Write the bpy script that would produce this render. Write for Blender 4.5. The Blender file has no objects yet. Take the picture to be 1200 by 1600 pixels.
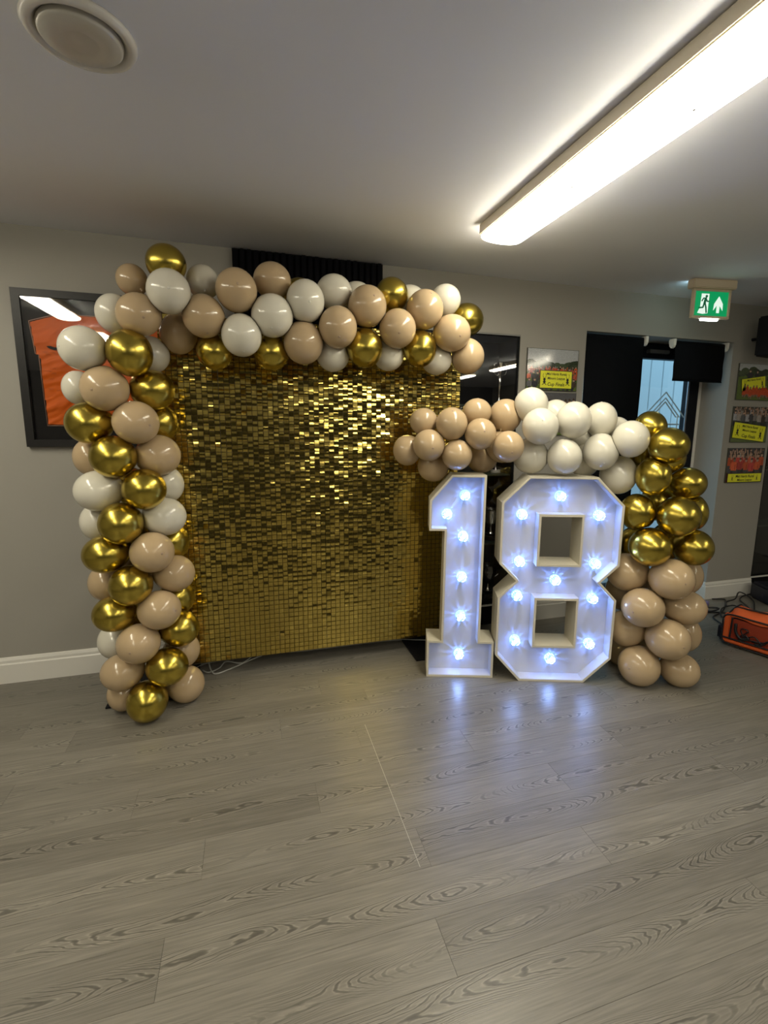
import bpy, bmesh, math, random
import numpy as np
from mathutils import Vector, Matrix
from mathutils.geometry import tessellate_polygon
S = bpy.context.scene
COL = S.collection
PI = math.pi

# ------------------------------------------------------------------ camera
cam_d = bpy.data.cameras.new('camera'); cam = bpy.data.objects.new('camera', cam_d); COL.objects.link(cam)
R_ = Vector((0.95716967, -0.28936033, 0.00983983)); U_ = Vector((0.03704419, 0.15610274, 0.98704593)); W_ = Vector((0.28714796, 0.94440592, -0.16013593))
cam.matrix_world = Matrix(((R_.x, U_.x, -W_.x, 0), (R_.y, U_.y, -W_.y, 0), (R_.z, U_.z, -W_.z, 1.55), (0, 0, 0, 1)))
cam_d.sensor_fit = 'HORIZONTAL'; cam_d.sensor_width = 36; cam_d.lens = 753.58*36/1200
cam_d.shift_x = -0.0166; cam_d.shift_y = -0.00872; cam_d.clip_start = 0.05; cam_d.clip_end = 100
S.camera = cam
# ------------------------------------------------------------------ sky, exposure
world = bpy.data.worlds.new('evening_sky'); S.world = world; world.use_nodes = True
bg = world.node_tree.nodes['Background']; bg.inputs[0].default_value = (0.30, 0.56, 0.74, 1); bg.inputs[1].default_value = 0.33
S.view_settings.view_transform = 'Standard'; S.view_settings.look = 'None'; S.view_settings.gamma = 1
S.view_settings.use_curve_mapping = False; S.view_settings.exposure = 2.55
LAMP = 5.2          # radiance of the strip light diffusers
LED = 0.085        # watts of one number bulb

# ------------------------------------------------------------------ helpers
def mat(name, c=(.8,.8,.8), rough=.5, metal=0., spec=.5, emit=None, es=0., coat=0., aniso=0.):
    m = bpy.data.materials.new(name); m.use_nodes = True
    b = m.node_tree.nodes['Principled BSDF']
    b.inputs['Base Color'].default_value = (*c, 1); b.inputs['Roughness'].default_value = rough
    b.inputs['Metallic'].default_value = metal; b.inputs['Specular IOR Level'].default_value = spec
    b.inputs['Coat Weight'].default_value = coat; b.inputs['Coat Roughness'].default_value = .08
    if emit: b.inputs['Emission Color'].default_value = (*emit, 1); b.inputs['Emission Strength'].default_value = es
    return m
def N(m, t, **k):
    n = m.node_tree.nodes.new(t)
    for a, v in k.items(): setattr(n, a, v)
    return n
def math_node(m, op, a, b=None):
    n = N(m, 'ShaderNodeMath', operation=op)
    for i, v in enumerate((a, b)):
        if v is None: continue
        if isinstance(v, (int, float)): n.inputs[i].default_value = v
        else: m.node_tree.links.new(v, n.inputs[i])
    return n.outputs[0]
def tex_var(m, scale=3., amt=.12, bump=0., bscale=200., coords='Object', detail=4.):
    """mottles the base colour a little and adds fine relief"""
    nt = m.node_tree; b = nt.nodes['Principled BSDF']; c = list(b.inputs['Base Color'].default_value)
    tc = N(m, 'ShaderNodeTexCoord'); n = N(m, 'ShaderNodeTexNoise'); n.inputs['Scale'].default_value = scale; n.inputs['Detail'].default_value = detail
    nt.links.new(tc.outputs[coords], n.inputs['Vector'])
    mx = N(m, 'ShaderNodeMix', data_type='RGBA')
    mx.inputs['A'].default_value = (c[0]*(1-amt), c[1]*(1-amt), c[2]*(1-amt), 1); mx.inputs['B'].default_value = (min(1,c[0]*(1+amt)), min(1,c[1]*(1+amt)), min(1,c[2]*(1+amt)), 1)
    nt.links.new(n.outputs['Fac'], mx.inputs['Factor']); nt.links.new(mx.outputs['Result'], b.inputs['Base Color'])
    if bump:
        n2 = N(m, 'ShaderNodeTexNoise'); n2.inputs['Scale'].default_value = bscale; n2.inputs['Detail'].default_value = 2
        nt.links.new(tc.outputs[coords], n2.inputs['Vector'])
        bp = N(m, 'ShaderNodeBump'); bp.inputs['Strength'].default_value = bump; bp.inputs['Distance'].default_value = .001
        nt.links.new(n2.outputs['Fac'], bp.inputs['Height']); nt.links.new(bp.outputs['Normal'], b.inputs['Normal'])
    return m
def glass_mat(name, tint=(1,1,1), r0=.08):
    m = bpy.data.materials.new(name); m.use_nodes = True; nt = m.node_tree; nt.nodes.clear()
    o = N(m, 'ShaderNodeOutputMaterial'); t = N(m, 'ShaderNodeBsdfTransparent'); g = N(m, 'ShaderNodeBsdfGlossy'); x = N(m, 'ShaderNodeMixShader'); f = N(m, 'ShaderNodeLayerWeight')
    f.inputs['Blend'].default_value = .5; t.inputs[0].default_value = (*tint, 1); g.inputs['Roughness'].default_value = 0; g.inputs[0].default_value = (1,1,1,1)
    k = math_node(m, 'ADD', math_node(m, 'MULTIPLY', math_node(m, 'POWER', f.outputs['Facing'], 5.), 1-r0), r0)   # Schlick
    nt.links.new(k, x.inputs[0]); nt.links.new(t.outputs[0], x.inputs[1]); nt.links.new(g.outputs[0], x.inputs[2]); nt.links.new(x.outputs[0], o.inputs[0])
    return m

class MB:
    """collects simple solids and links them as ONE mesh object"""
    def __init__(s): s.v = []; s.f = []
    def add(s, v, f):
        k = len(s.v); s.v += [tuple(p) for p in v]; s.f += [tuple(i+k for i in q) for q in f]; return s
    def box(s, x0, x1, y0, y1, z0, z1):
        v = [(x,y,z) for z in (z0,z1) for y in (y0,y1) for x in (x0,x1)]
        return s.add(v, [(0,2,3,1),(4,5,7,6),(0,1,5,4),(2,6,7,3),(0,4,6,2),(1,3,7,5)])
    def bbox(s, x0, x1, y0, y1, z0, z1, b=.003):
        """box with chamfered edges"""
        bm = bmesh.new(); bmesh.ops.create_cube(bm, size=1)
        for v in bm.verts: v.co = Vector(((x0+x1)/2+v.co.x*(x1-x0), (y0+y1)/2+v.co.y*(y1-y0), (z0+z1)/2+v.co.z*(z1-z0)))
        bmesh.ops.bevel(bm, geom=bm.edges[:], offset=b, segments=2, affect='EDGES')
        bm.verts.index_update(); s.add([v.co for v in bm.verts], [[v.index for v in f.verts] for f in bm.faces]); bm.free(); return s
    def prism(s, pts, fn, d0, d1):
        """2-D outline pts, placed by fn(a, b, depth)"""
        n = len(pts); v = [fn(a, b, d0) for a, b in pts] + [fn(a, b, d1) for a, b in pts]
        tr = tessellate_polygon([[Vector((a, b, 0)) for a, b in pts]])
        f = [tuple(t) for t in tr] + [tuple(n+i for i in reversed(t)) for t in tr] + [(i, (i+1)%n, n+(i+1)%n, n+i) for i in range(n)]
        return s.add(v, f)
    def lathe(s, prof, c=(0,0,0), seg=24, axis='Z'):
        v = []; f = []
        for r, z in prof:
            for i in range(seg):
                a = 2*PI*i/seg; p = (r*math.cos(a), r*math.sin(a), z)
                if axis == 'Y': p = (p[0], p[2], p[1])
                if axis == 'X': p = (p[2], p[0], p[1])
                v.append((p[0]+c[0], p[1]+c[1], p[2]+c[2]))
        for k in range(len(prof)-1):
            for i in range(seg):
                j = (i+1)%seg; f.append((k*seg+i, k*seg+j, (k+1)*seg+j, (k+1)*seg+i))
        if prof[0][0] > 1e-6: f.append(tuple(range(seg))[::-1])
        if prof[-1][0] > 1e-6: f.append(tuple((len(prof)-1)*seg+i for i in range(seg)))
        return s.add(v, f)
    def tube(s, pts, r, seg=8):
        P = [Vector(p) for p in pts]; v = []; f = []; up = Vector((0,0,1))
        for k, p in enumerate(P):
            t = (P[min(k+1,len(P)-1)] - P[max(k-1,0)]).normalized()
            a = t.cross(up); a = a.normalized() if a.length > .05 else t.cross(Vector((1,0,0))).normalized()
            b = t.cross(a)
            for i in range(seg):
                q = 2*PI*i/seg; v.append(p + (a*math.cos(q)+b*math.sin(q))*r)
        for k in range(len(P)-1):
            for i in range(seg):
                j = (i+1)%seg; f.append((k*seg+i, k*seg+j, (k+1)*seg+j, (k+1)*seg+i))
        f.append(tuple(range(seg))[::-1]); f.append(tuple((len(P)-1)*seg+i for i in range(seg)))
        return s.add(v, f)
    def move(s, M): s.v = [tuple(M @ Vector(p)) for p in s.v]; return s
    def build(s, name, m, parent=None, smooth=False, **tags):
        me = bpy.data.meshes.new(name); me.from_pydata(s.v, [], s.f); me.update()
        bm = bmesh.new(); bm.from_mesh(me); bmesh.ops.recalc_face_normals(bm, faces=bm.faces[:]); bm.to_mesh(me); bm.free()
        if smooth:
            me.polygons.foreach_set('use_smooth', [True]*len(me.polygons))
            if smooth != 'all': me.set_sharp_from_angle(angle=math.radians(40))
        if m: me.materials.append(m)
        o = bpy.data.objects.new(name, me); COL.objects.link(o)
        if parent: o.parent = parent
        for k, v_ in tags.items(): o[k] = v_
        return o
def spline(pts, n=8):
    P = [Vector(p) for p in pts]; out = []
    for i in range(len(P)-1):
        a, b, c, d = P[max(i-1,0)], P[i], P[i+1], P[min(i+2,len(P)-1)]
        for k in range(n):
            t = k/n; out.append(.5*((2*b)+(c-a)*t+(2*a-5*b+4*c-d)*t*t+(3*b-a-3*c+d)*t**3))
    out.append(P[-1]); return out
def thing(name, label, cat, loc=(0,0,0), rz=0., group=None):
    o = bpy.data.objects.new(name, None); COL.objects.link(o); o.location = loc; o.rotation_euler = (0,0,rz)
    o.empty_display_size = .05; o['label'] = label; o['category'] = cat
    if group: o['group'] = group
    return o
def tag(o, label, cat, group=None):
    o['label'] = label; o['category'] = cat
    if group: o['group'] = group
    return o
def struct(o): o['kind'] = 'structure'; return o
def ico_text(txt, size, name, m, parent, loc, rot=(PI/2,0,0), shear=0., extrude=.0004, align='CENTER'):
    cu = bpy.data.curves.new(name, 'FONT'); cu.body = txt; cu.size = size; cu.align_x = align; cu.align_y = 'CENTER'; cu.extrude = extrude; cu.shear = shear; cu.offset = size*.012
    t = bpy.data.objects.new(name+'_src', cu); COL.objects.link(t)
    me = bpy.data.meshes.new_from_object(t.evaluated_get(bpy.context.evaluated_depsgraph_get()))
    bpy.data.objects.remove(t); me.materials.clear(); me.materials.append(m)
    o = bpy.data.objects.new(name, me); COL.objects.link(o); o.parent = parent; o.location = loc; o.rotation_euler = rot
    return o
def attr_mat(name, rough=.25, spec=.5, coat=0.):
    m = mat(name, rough=rough, spec=spec, coat=coat); a = N(m, 'ShaderNodeVertexColor', layer_name='print')
    m.node_tree.links.new(a.outputs['Color'], m.node_tree.nodes['Principled BSDF'].inputs['Base Color']); return m
def print_grid(name, w, h, nx, ny, fn, m, parent, y=0., bow=0., x0=0., z0=0.):
    """flat printed picture: one colour per cell, fn(u, v) with v up; lies in local XZ facing -Y"""
    v = [(x0+w*i/nx, y-bow*math.sin(PI*i/nx), z0+h*j/ny) for j in range(ny+1) for i in range(nx+1)]
    f = [(j*(nx+1)+i, j*(nx+1)+i+1, (j+1)*(nx+1)+i+1, (j+1)*(nx+1)+i) for j in range(ny) for i in range(nx)]
    me = bpy.data.meshes.new(name); me.from_pydata(v, [], f); me.update()
    ca = me.color_attributes.new('print', 'FLOAT_COLOR', 'CORNER'); data = []
    for j in range(ny):
        for i in range(nx):
            c = fn((i+.5)/nx, (j+.5)/ny); data += [c[0], c[1], c[2], 1]*4
    ca.data.foreach_set('color', data); me.materials.append(m)
    me.polygons.foreach_set('use_smooth', [True]*len(me.polygons))
    o = bpy.data.objects.new(name, me); COL.objects.link(o); o.parent = parent; return o

# ------------------------------------------------------------------ materials
M_wall = tex_var(mat('wall_paint', (.33,.315,.28), .65), 1.5, .03, .15, 300)
M_ceil = tex_var(mat('ceiling_paint', (.76,.78,.85), .8), 1.2, .02, .1, 300)
M_skirt = mat('white_gloss_paint', (.72,.70,.65), .3)
M_black = mat('black_lacquer', (.004,.004,.005), .5, spec=.12)
M_blackmatt = mat('black_matt', (.008,.008,.010), .7, spec=.2)
M_fabric = tex_var(mat('black_blind_fabric', (.005,.006,.008), .9, spec=.1), 60, .2)
M_white = mat('white_plastic', (.78,.76,.70), .35)
M_numw = mat('white_number_paint', (.55,.56,.60), .4)
M_numrim = mat('cream_number_edge', (.60,.56,.46), .4)
M_lampbody = mat('lamp_tray_metal', (.62,.55,.42), .4)
M_diff = mat('lamp_diffuser', (.9,.88,.8), .3, emit=(1,.93,.74), es=LAMP)
M_gold = mat('gold_chrome_latex', (.53,.41,.075), .25, 1.)
M_bw = mat('white_latex', (.64,.61,.52), .17, spec=.5)
M_bb = mat('beige_latex', (.46,.34,.205), .17, spec=.5)
M_bspot = mat('beige_crown', (.34,.24,.16), .4)
M_wspot = mat('white_crown', (.62,.60,.53), .4)
M_silver = mat('trophy_silver', (.75,.74,.72), .15, 1.)
M_seq = mat('gold_sequin', (.62,.47,.115), .13, 1.)
M_seqb = mat('gold_backing', (.10,.065,.015), .5)
M_glass = glass_mat('clear_glass', r0=.06)
M_orange = mat('orange_fabric', (.78,.13,.025), .7)
M_cable = mat('black_rubber', (.01,.01,.012), .45)
M_wcable = mat('white_cable', (.5,.5,.47), .4)

def plank_material():
    m = mat('oak_effect_vinyl', (.2,.18,.15), .34, spec=.5); nt = m.node_tree; L = nt.links; b = nt.nodes['Principled BSDF']
    tc = N(m, 'ShaderNodeTexCoord'); oi = N(m, 'ShaderNodeObjectInfo'); sp = N(m, 'ShaderNodeSeparateXYZ'); L.new(tc.outputs['Object'], sp.inputs[0])
    rnd = oi.outputs['Random']; x, y = sp.outputs[0], sp.outputs[1]
    r2 = math_node(m, 'FRACT', math_node(m, 'MULTIPLY', rnd, 37.3)); r3 = math_node(m, 'FRACT', math_node(m, 'MULTIPLY', rnd, 91.7))
    def noise(sx, sy, off, det=2., dist=0., sc=1.):
        c = N(m, 'ShaderNodeCombineXYZ'); L.new(math_node(m, 'MULTIPLY', x, sx), c.inputs[0]); L.new(math_node(m, 'MULTIPLY', y, sy), c.inputs[1]); L.new(math_node(m, 'MULTIPLY', rnd, off), c.inputs[2])
        n = N(m, 'ShaderNodeTexNoise'); n.inputs['Scale'].default_value = sc; n.inputs['Detail'].default_value = det; n.inputs['Distortion'].default_value = dist
        L.new(c.outputs[0], n.inputs['Vector']); return n.outputs['Fac']
    v0 = math_node(m, 'ADD', math_node(m, 'MULTIPLY', math_node(m, 'SUBTRACT', r2, .5), .06), math_node(m, 'MULTIPLY', math_node(m, 'SUBTRACT', noise(1.4, 0, 53.), .5), .12))
    dy = math_node(m, 'SUBTRACT', y, v0)
    par = math_node(m, 'MULTIPLY', math_node(m, 'MULTIPLY', dy, dy), 3600.)
    drift = math_node(m, 'MULTIPLY', noise(1.5, 0, 23., 0.), 46.)
    wob = math_node(m, 'MULTIPLY', noise(5., 24., 77., 2.), 4.5)
    fine = math_node(m, 'MULTIPLY', noise(22., 90., 31., 2.), .7)
    fld = math_node(m, 'ADD', math_node(m, 'ADD', drift, par), math_node(m, 'ADD', wob, fine))
    s = math_node(m, 'SINE', math_node(m, 'MULTIPLY', fld, 2*PI*.66))
    rp = N(m, 'ShaderNodeValToRGB'); e = rp.color_ramp.elements
    e[0].position = 0.; e[0].color = (.50,.50,.50,1); e[1].position = 1.; e[1].color = (1.02,1.02,1.02,1)
    q = rp.color_ramp.elements.new(.14); q.color = (.70,.70,.70,1); q = rp.color_ramp.elements.new(.34); q.color = (1.34,1.34,1.34,1); q = rp.color_ramp.elements.new(.7); q.color = (1.05,1.05,1.05,1)
    L.new(math_node(m, 'ADD', math_node(m, 'MULTIPLY', s, .5), .5), rp.inputs[0])
    mask = N(m, 'ShaderNodeMapRange'); mask.inputs['From Min'].default_value = .30; mask.inputs['From Max'].default_value = .46
    L.new(noise(1.6, 5., 19., 1.), mask.inputs['Value'])
    fall = N(m, 'ShaderNodeMapRange'); fall.inputs['From Min'].default_value = .075; fall.inputs['From Max'].default_value = .035
    L.new(math_node(m, 'ABSOLUTE', dy), fall.inputs['Value'])
    mk = math_node(m, 'MULTIPLY', mask.outputs[0], fall.outputs[0])
    base = N(m, 'ShaderNodeMix', data_type='RGBA'); base.inputs['A'].default_value = (.136,.125,.104,1); base.inputs['B'].default_value = (.230,.213,.179,1)
    L.new(math_node(m, 'ADD', math_node(m, 'MULTIPLY', r3, .42), math_node(m, 'MULTIPLY', noise(1.5, 16., 11., 4.), .58)), base.inputs['Factor'])
    streak = math_node(m, 'ADD', math_node(m, 'MULTIPLY', noise(6., 170., 7., 3.), .95), .50)
    g = N(m, 'ShaderNodeMix', data_type='RGBA'); g.inputs['A'].default_value = (1,1,1,1); L.new(mk, g.inputs['Factor']); L.new(rp.outputs['Color'], g.inputs['B'])
    mu = N(m, 'ShaderNodeMix', data_type='RGBA', blend_type='MULTIPLY'); mu.inputs['Factor'].default_value = 1; L.new(base.outputs['Result'], mu.inputs['A']); L.new(g.outputs['Result'], mu.inputs['B'])
    cs = N(m, 'ShaderNodeCombineColor'); [L.new(streak, cs.inputs[i]) for i in range(3)]
    m2 = N(m, 'ShaderNodeMix', data_type='RGBA', blend_type='MULTIPLY'); m2.inputs['Factor'].default_value = 1; L.new(mu.outputs['Result'], m2.inputs['A']); L.new(cs.outputs[0], m2.inputs['B'])
    L.new(m2.outputs['Result'], b.inputs['Base Color'])
    bp = N(m, 'ShaderNodeBump'); bp.inputs['Strength'].default_value = .12; bp.inputs['Distance'].default_value = .001
    L.new(math_node(m, 'ADD', math_node(m, 'MULTIPLY', math_node(m, 'MULTIPLY', s, mk), .5), noise(12., 220., 3., 2.)), bp.inputs['Height']); L.new(bp.outputs['Normal'], b.inputs['Normal'])
    return m
M_plank = plank_material()
M_under = mat('floor_joint', (.05,.045,.035), .8)

# ------------------------------------------------------------------ the room
D = 3.276; ZC = 2.605; XL, XR, YB = -4.2, 6.2, -5.2
CA0, CA1 = 1.05, 1.935        # trophy cabinet behind the backdrop
DR0, DR1, DRZ = 2.505, 3.994, 2.293   # glazed door recess
CB0 = 4.545                   # trophy cabinet at the right
floor = struct(MB().box(XL, XR, YB, 3.9, -.05, -.0015).build('floor', M_under))
pk = MB().bbox(-.7496, .7496, -.0875, .0875, -.0014, 0, .0003)
first = None; rows = {}
off = {-3: .513, -4: 1.61, -2: 1.195-1.5, -1: .567, 0: -.216, 1: .22, 2: -.51, 3: -1.03, 4: .1, 5: -.9, 6: -1.15}
random.seed(4)
for k in range(-8, 13):
    y0 = 1.568 + .1757*k + .0878
    x = off.get(k, random.uniform(-1.5, 0)) + .75
    while x > XL+.4: x -= 1.5
    while x < XR:
        if -2.6 < x < 5.3 or (k > 2 and x < 6):
            if first is None: o = first = pk.build('plank', M_plank, floor)
            else: o = bpy.data.objects.new('plank', first.data); COL.objects.link(o); o.parent = floor
            o.location = (x, y0, 0)
        else: rows.setdefault('far', []).append((x, y0))
        x += 1.5
fm = MB()
for x, y0 in rows['far']: fm.box(max(XL,x-.7496), min(XR,x+.7496), y0-.0875, y0+.0875, -.0014, 0)
for k in range(-40, -8):
    y0 = 1.568 + .1757*k + .0878; x = XL - random.random()*1.4
    if y0 < YB+.1: continue
    while x < XR: fm.box(max(XL,x), min(XR,x+1.499), y0-.0875, y0+.0875, -.0014, 0); x += 1.5
fm.build('plank_field', M_plank, floor, kind='stuff')
MB().box(.5255,.5275,1.40,2.27,.0001,.0004).build('scratch', mat('pale_scratch', (.42,.40,.34), .6), floor)
struct(MB().box(XL, XR, YB, D+.3, ZC, ZC+.1).build('ceiling', M_ceil))
wb = MB()
wb.box(XL, CA0, D, D+.27, 0, ZC).box(CA0, CA1, D, D+.27, 2.225, ZC).box(CA1, DR0, D, D+.27, 0, ZC).box(DR0, DR1, D, D+.27, DRZ, ZC)
wb.box(DR1, CB0, D, D+.27, 0, ZC).box(CB0, 5.7, D, D+.27, 2.225, ZC).box(5.7, XR, D, D+.27, 0, ZC)
struct(wb.build('wall_back', M_wall))
struct(MB().box(XL-.1, XL, YB, D, 0, ZC).build('wall_left', M_wall))
struct(MB().box(XR, XR+.1, YB, D, 0, ZC).build('wall_right', M_wall))
struct(MB().box(XL, XR, YB-.15, YB, 0, ZC).build('wall_front', mat('dark_rear_wall', (.010,.010,.012), .6)))  # unseen wall, blackened to give the sequins something dark to reflect
def skirt(segs, name):
    m = MB()
    for p0, p1, nx, ny in segs:            # run from p0 to p1, (nx, ny) points into the room
        prof = [(.0,0),(.018,0),(.018,.118),(.013,.126),(.013,.142),(.007,.158),(0,.16)]
        n = len(prof); v = []
        for (px, py) in (p0, p1): v += [(px+nx*t, py+ny*t, z) for t, z in prof]
        m.add(v, [(i,(i+1)%n,n+(i+1)%n,n+i) for i in range(n)]+[tuple(range(n)), tuple(range(2*n-1,n-1,-1))])
    return struct(m.build(name, M_skirt))
skirt([((XL,D),(CA0,D),0,-1)], 'baseboard_left')
skirt([((CA1,D),(DR0+.018,D),0,-1), ((DR0,D),(DR0,D+.27),1,0)], 'baseboard_center')
skirt([((DR1-.018,D),(CB0,D),0,-1), ((DR1,D),(DR1,D+.27),-1,0)], 'baseboard_right')

# ------------------------------------------------------------------ strip lights
def strip_light(x, y0, y1, label, group=None, wd=1.):
    t = thing('strip_light', label, 'ceiling light', (x, (y0+y1)/2, ZC), 0, group)
    L = (y1-y0)/2
    MB().bbox(-.122,.122,-L+.006,L-.006,-.055,-.001,.005).build('lamp_tray', M_lampbody, t)
    prof = []
    for i in range(13):                      # shallow bowed lens, rounded at the ends
        a = -PI/2 + PI*i/12; prof.append((.117*math.sin(a), -.060-.030*math.cos(a)**.7))
    prof = [(-.117,-.0585)] + prof + [(.117,-.0585)]
    v = []; f = []; ys = [(-L,.70),(-L+.012,.90),(-L+.035,1.),(L-.035,1.),(L-.012,.90),(L,.70)]
    for y, s in ys: v += [(a*(.55+.45*s if s<1 else 1), y, -.0585+(z+.0585)*s) for a, z in prof]
    n = len(prof)
    for k in range(len(ys)-1):
        for i in range(n-1): f.append((k*n+i, k*n+i+1, (k+1)*n+i+1, (k+1)*n+i))
        f.append((k*n+n-1, k*n, (k+1)*n, (k+1)*n+n-1))
    f += [tuple(range(n)), tuple((len(ys)-1)*n+i for i in range(n-1,-1,-1))]
    MB().add(v, f).build('diffuser', M_diff, t, smooth=True)
    t.scale = (wd,1,1); return t
main = strip_light(1.318, .975, 2.50, 'long lit strip light with bowed cream diffuser on the ceiling')
fl = MB()
for a, b, r in ((.03,.35,.004),(-.03,.1,.006),(.05,-.15,.004),(-.045,.6,.003),(.02,-.42,.005)):
    fl.lathe([(0.0005,-.0905),(r,-.0900),(r,-.0885)], (a,b,0), 8)
fl.build('insect_specks', mat('insect_specks', (.12,.10,.06), .8), main, kind='stuff')
MB().box(-.02,.02,-.0,.05,-.004,.0).move(Matrix.Translation((0,-.4,-.0))).build('mounting_clip', M_lampbody, main)
for x, nx_ in ((-1.6,'left'),(1.318,'middle'),(4.12,'right')):
    for y0, ny_ in ((.975,'nearest the back wall'),(-1.28,'above the viewer'),(-3.6,'far behind the viewer')):
        if (x, y0) in ((1.318, .975), (4.12, .975)): continue
        strip_light(x, y0, y0+1.525, 'lit strip light outside the picture, %s row, %s' % (nx_, ny_), 'strip lights over the rest of the room', .85 if nx_ == 'left' else .62)

# ------------------------------------------------------------------ ceiling vent
t = thing('ceiling_vent', 'round white ceiling vent with raised disc and rolled rim', 'vent', (-.40, 1.695, ZC))
MB().lathe([(.108,0),(.136,0),(.138,-.006),(.132,-.016),(.120,-.020),(.110,-.014),(.106,-.002)], seg=64).build('rim', mat('vent_enamel', (.62,.60,.56), .25), t, smooth='all')
MB().lathe([(.104,-.001),(.1045,-.0005)], seg=48).build('gap', M_black, t)
MB().lathe([(.004,-.002),(.098,-.002),(.103,-.010),(.101,-.020),(.094,-.025),(.060,-.029),(.045,-.026),(.040,-.026),(.0,-.028)], seg=64).build('disc', mat('vent_disc', (.50,.48,.43), .3), t, smooth='all')

# ------------------------------------------------------------------ slatted acoustic panel
t = thing('slatted_panel', 'black vertical slat panel high on the wall, against the ceiling', 'wall panel', (-.06, D, 0))
MB().box(0,.94,-.012,-.001,2.17,ZC-.002).build('backing', M_blackmatt, t)
random.seed(1)
for k in range(23):
    x = .002+k*.0408; dz = random.uniform(-.004,.0)
    MB().bbox(x, x+.030, -.034, -.012, 2.17, ZC-.004+dz, .004).build('slat', mat('black_slat', (.004,.004,.006), .7, spec=.08) if k == 0 else bpy.data.materials['black_slat'], t)

# ------------------------------------------------------------------ framed shirt
FX0, FX1, FZ0, FZ1 = -1.212, -.36, 1.418, 2.277
t = thing('framed_shirt', 'black framed orange football shirt behind glass, half hidden by balloons', 'framed shirt', (FX0, D, FZ0))
W_f, H_f = FX1-FX0, FZ1-FZ0; fr = MB(); bw = .040
Mf = tex_var(mat('frame_black', (.012,.011,.011), .42, spec=.3), 30, .3)
def rail(pts): return MB().prism(pts, lambda a,b,d: (a, d, b), -.030, -.001)
for pts in ([(0,0),(W_f,0),(W_f-bw,bw),(bw,bw)], [(0,H_f),(bw,H_f-bw),(W_f-bw,H_f-bw),(W_f,H_f)], [(0,0),(bw,bw),(bw,H_f-bw),(0,H_f)], [(W_f,0),(W_f,H_f),(W_f-bw,H_f-bw),(W_f-bw,bw)]):
    rail(pts).build('frame_rail', Mf, t)
MB().box(bw,W_f-bw,-.006,-.002,bw,H_f-bw).build('mount_board', mat('charcoal_mount', (.012,.011,.011), .8, spec=.2), t)
MB().box(bw,W_f-bw,-.0225,-.021,bw,H_f-bw).build('glass_pane', M_glass, t)
def fs(X, Z): return (X-FX0, Z-FZ0)
cxm = .5*(FX0+FX1)
half = [(-1.138,2.105),(-1.122,1.933),(-1.108,1.933),(-1.100,1.545)]
top = [(-1.00,2.150),(-.93,2.168),(-.90,2.150)]
left = [fs(*p) for p in half]; tops = [fs(*p) for p in top]
mir = lambda P: [(W_f-a, b) for a, b in P]
outl = left + mir(left)[::-1] + mir(tops) + tops[::-1]
# the shirt: relief grid clipped to its outline
def inside(p, poly):
    c = False; j = len(poly)-1
    for i in range(len(poly)):
        xi, yi = poly[i]; xj, yj = poly[j]
        if (yi > p[1]) != (yj > p[1]) and p[0] < (xj-xi)*(p[1]-yi)/(yj-yi)+xi: c = not c
        j = i
    return c
from mathutils import noise as mnoise
def relief(a, b):
    v = Vector((a*5+b*3, b*16-a*9, 0)); return max(-.0195, min(-.0078, -.0135-.012*mnoise.noise(v)-.005*mnoise.noise(v*2.3)))
nx, nz = 150, 150; idx = {}; sv = []; sf = []
x0_, x1_ = min(p[0] for p in outl), max(p[0] for p in outl); z0_, z1_ = min(p[1] for p in outl), max(p[1] for p in outl)
for i in range(nx):
    for j in range(nz):
        a0, a1 = x0_+(x1_-x0_)*i/nx, x0_+(x1_-x0_)*(i+1)/nx; b0, b1 = z0_+(z1_-z0_)*j/nz, z0_+(z1_-z0_)*(j+1)/nz
        if inside(((a0+a1)/2,(b0+b1)/2), outl):
            q = []
            for key, (a, b) in (((i,j),(a0,b0)),((i+1,j),(a1,b0)),((i+1,j+1),(a1,b1)),((i,j+1),(a0,b1))):
                if key not in idx: idx[key] = len(sv); sv.append((a, relief(a,b), b))
                q.append(idx[key])
            sf.append(q)
MB().add(sv, sf).build('shirt', tex_var(mat('orange_shirt', (.62,.115,.006), .6, spec=.25), 8, .12), t, smooth='all')
ol = [(W_f/2+(a-W_f/2)*1.022, H_f/2+.0+(b-H_f/2)*1.022) for a, b in outl]
MB().tube([(a,-.0072,b) for a,b in ol+[ol[0]]], .0022, 5).build('cut_edge', mat('mount_cut_edge', (.42,.24,.17), .5), t)
cr = [fs(-1.068,1.975)]
MB().prism([fs(-1.070,1.978),fs(-1.058,1.966),fs(-1.03,1.958),fs(-.99,1.972),fs(-1.03,1.974),fs(-1.05,1.980)], lambda a,b,d:(a,d,b), -.0207, -.0180).build('emblem', M_black, t)
random.seed(9); sg = MB()
for (cx_, cz_) in ((-1.09,1.948),(-1.075,1.935),(-1.05,1.945),(-1.085,1.84),(-1.06,1.83),(-1.075,1.80),(-1.05,1.86),(-1.08,1.745),(-1.04,1.74)):
    P = []; a, b = fs(cx_, cz_)
    for k in range(6): P.append((a+k*.005, -.0200, b+random.uniform(-.006,.006)))
    sg.tube(P, .0007, 4)
sg.build('signatures', mat('marker_ink', (.12,.03,.02), .6), t)

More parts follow.
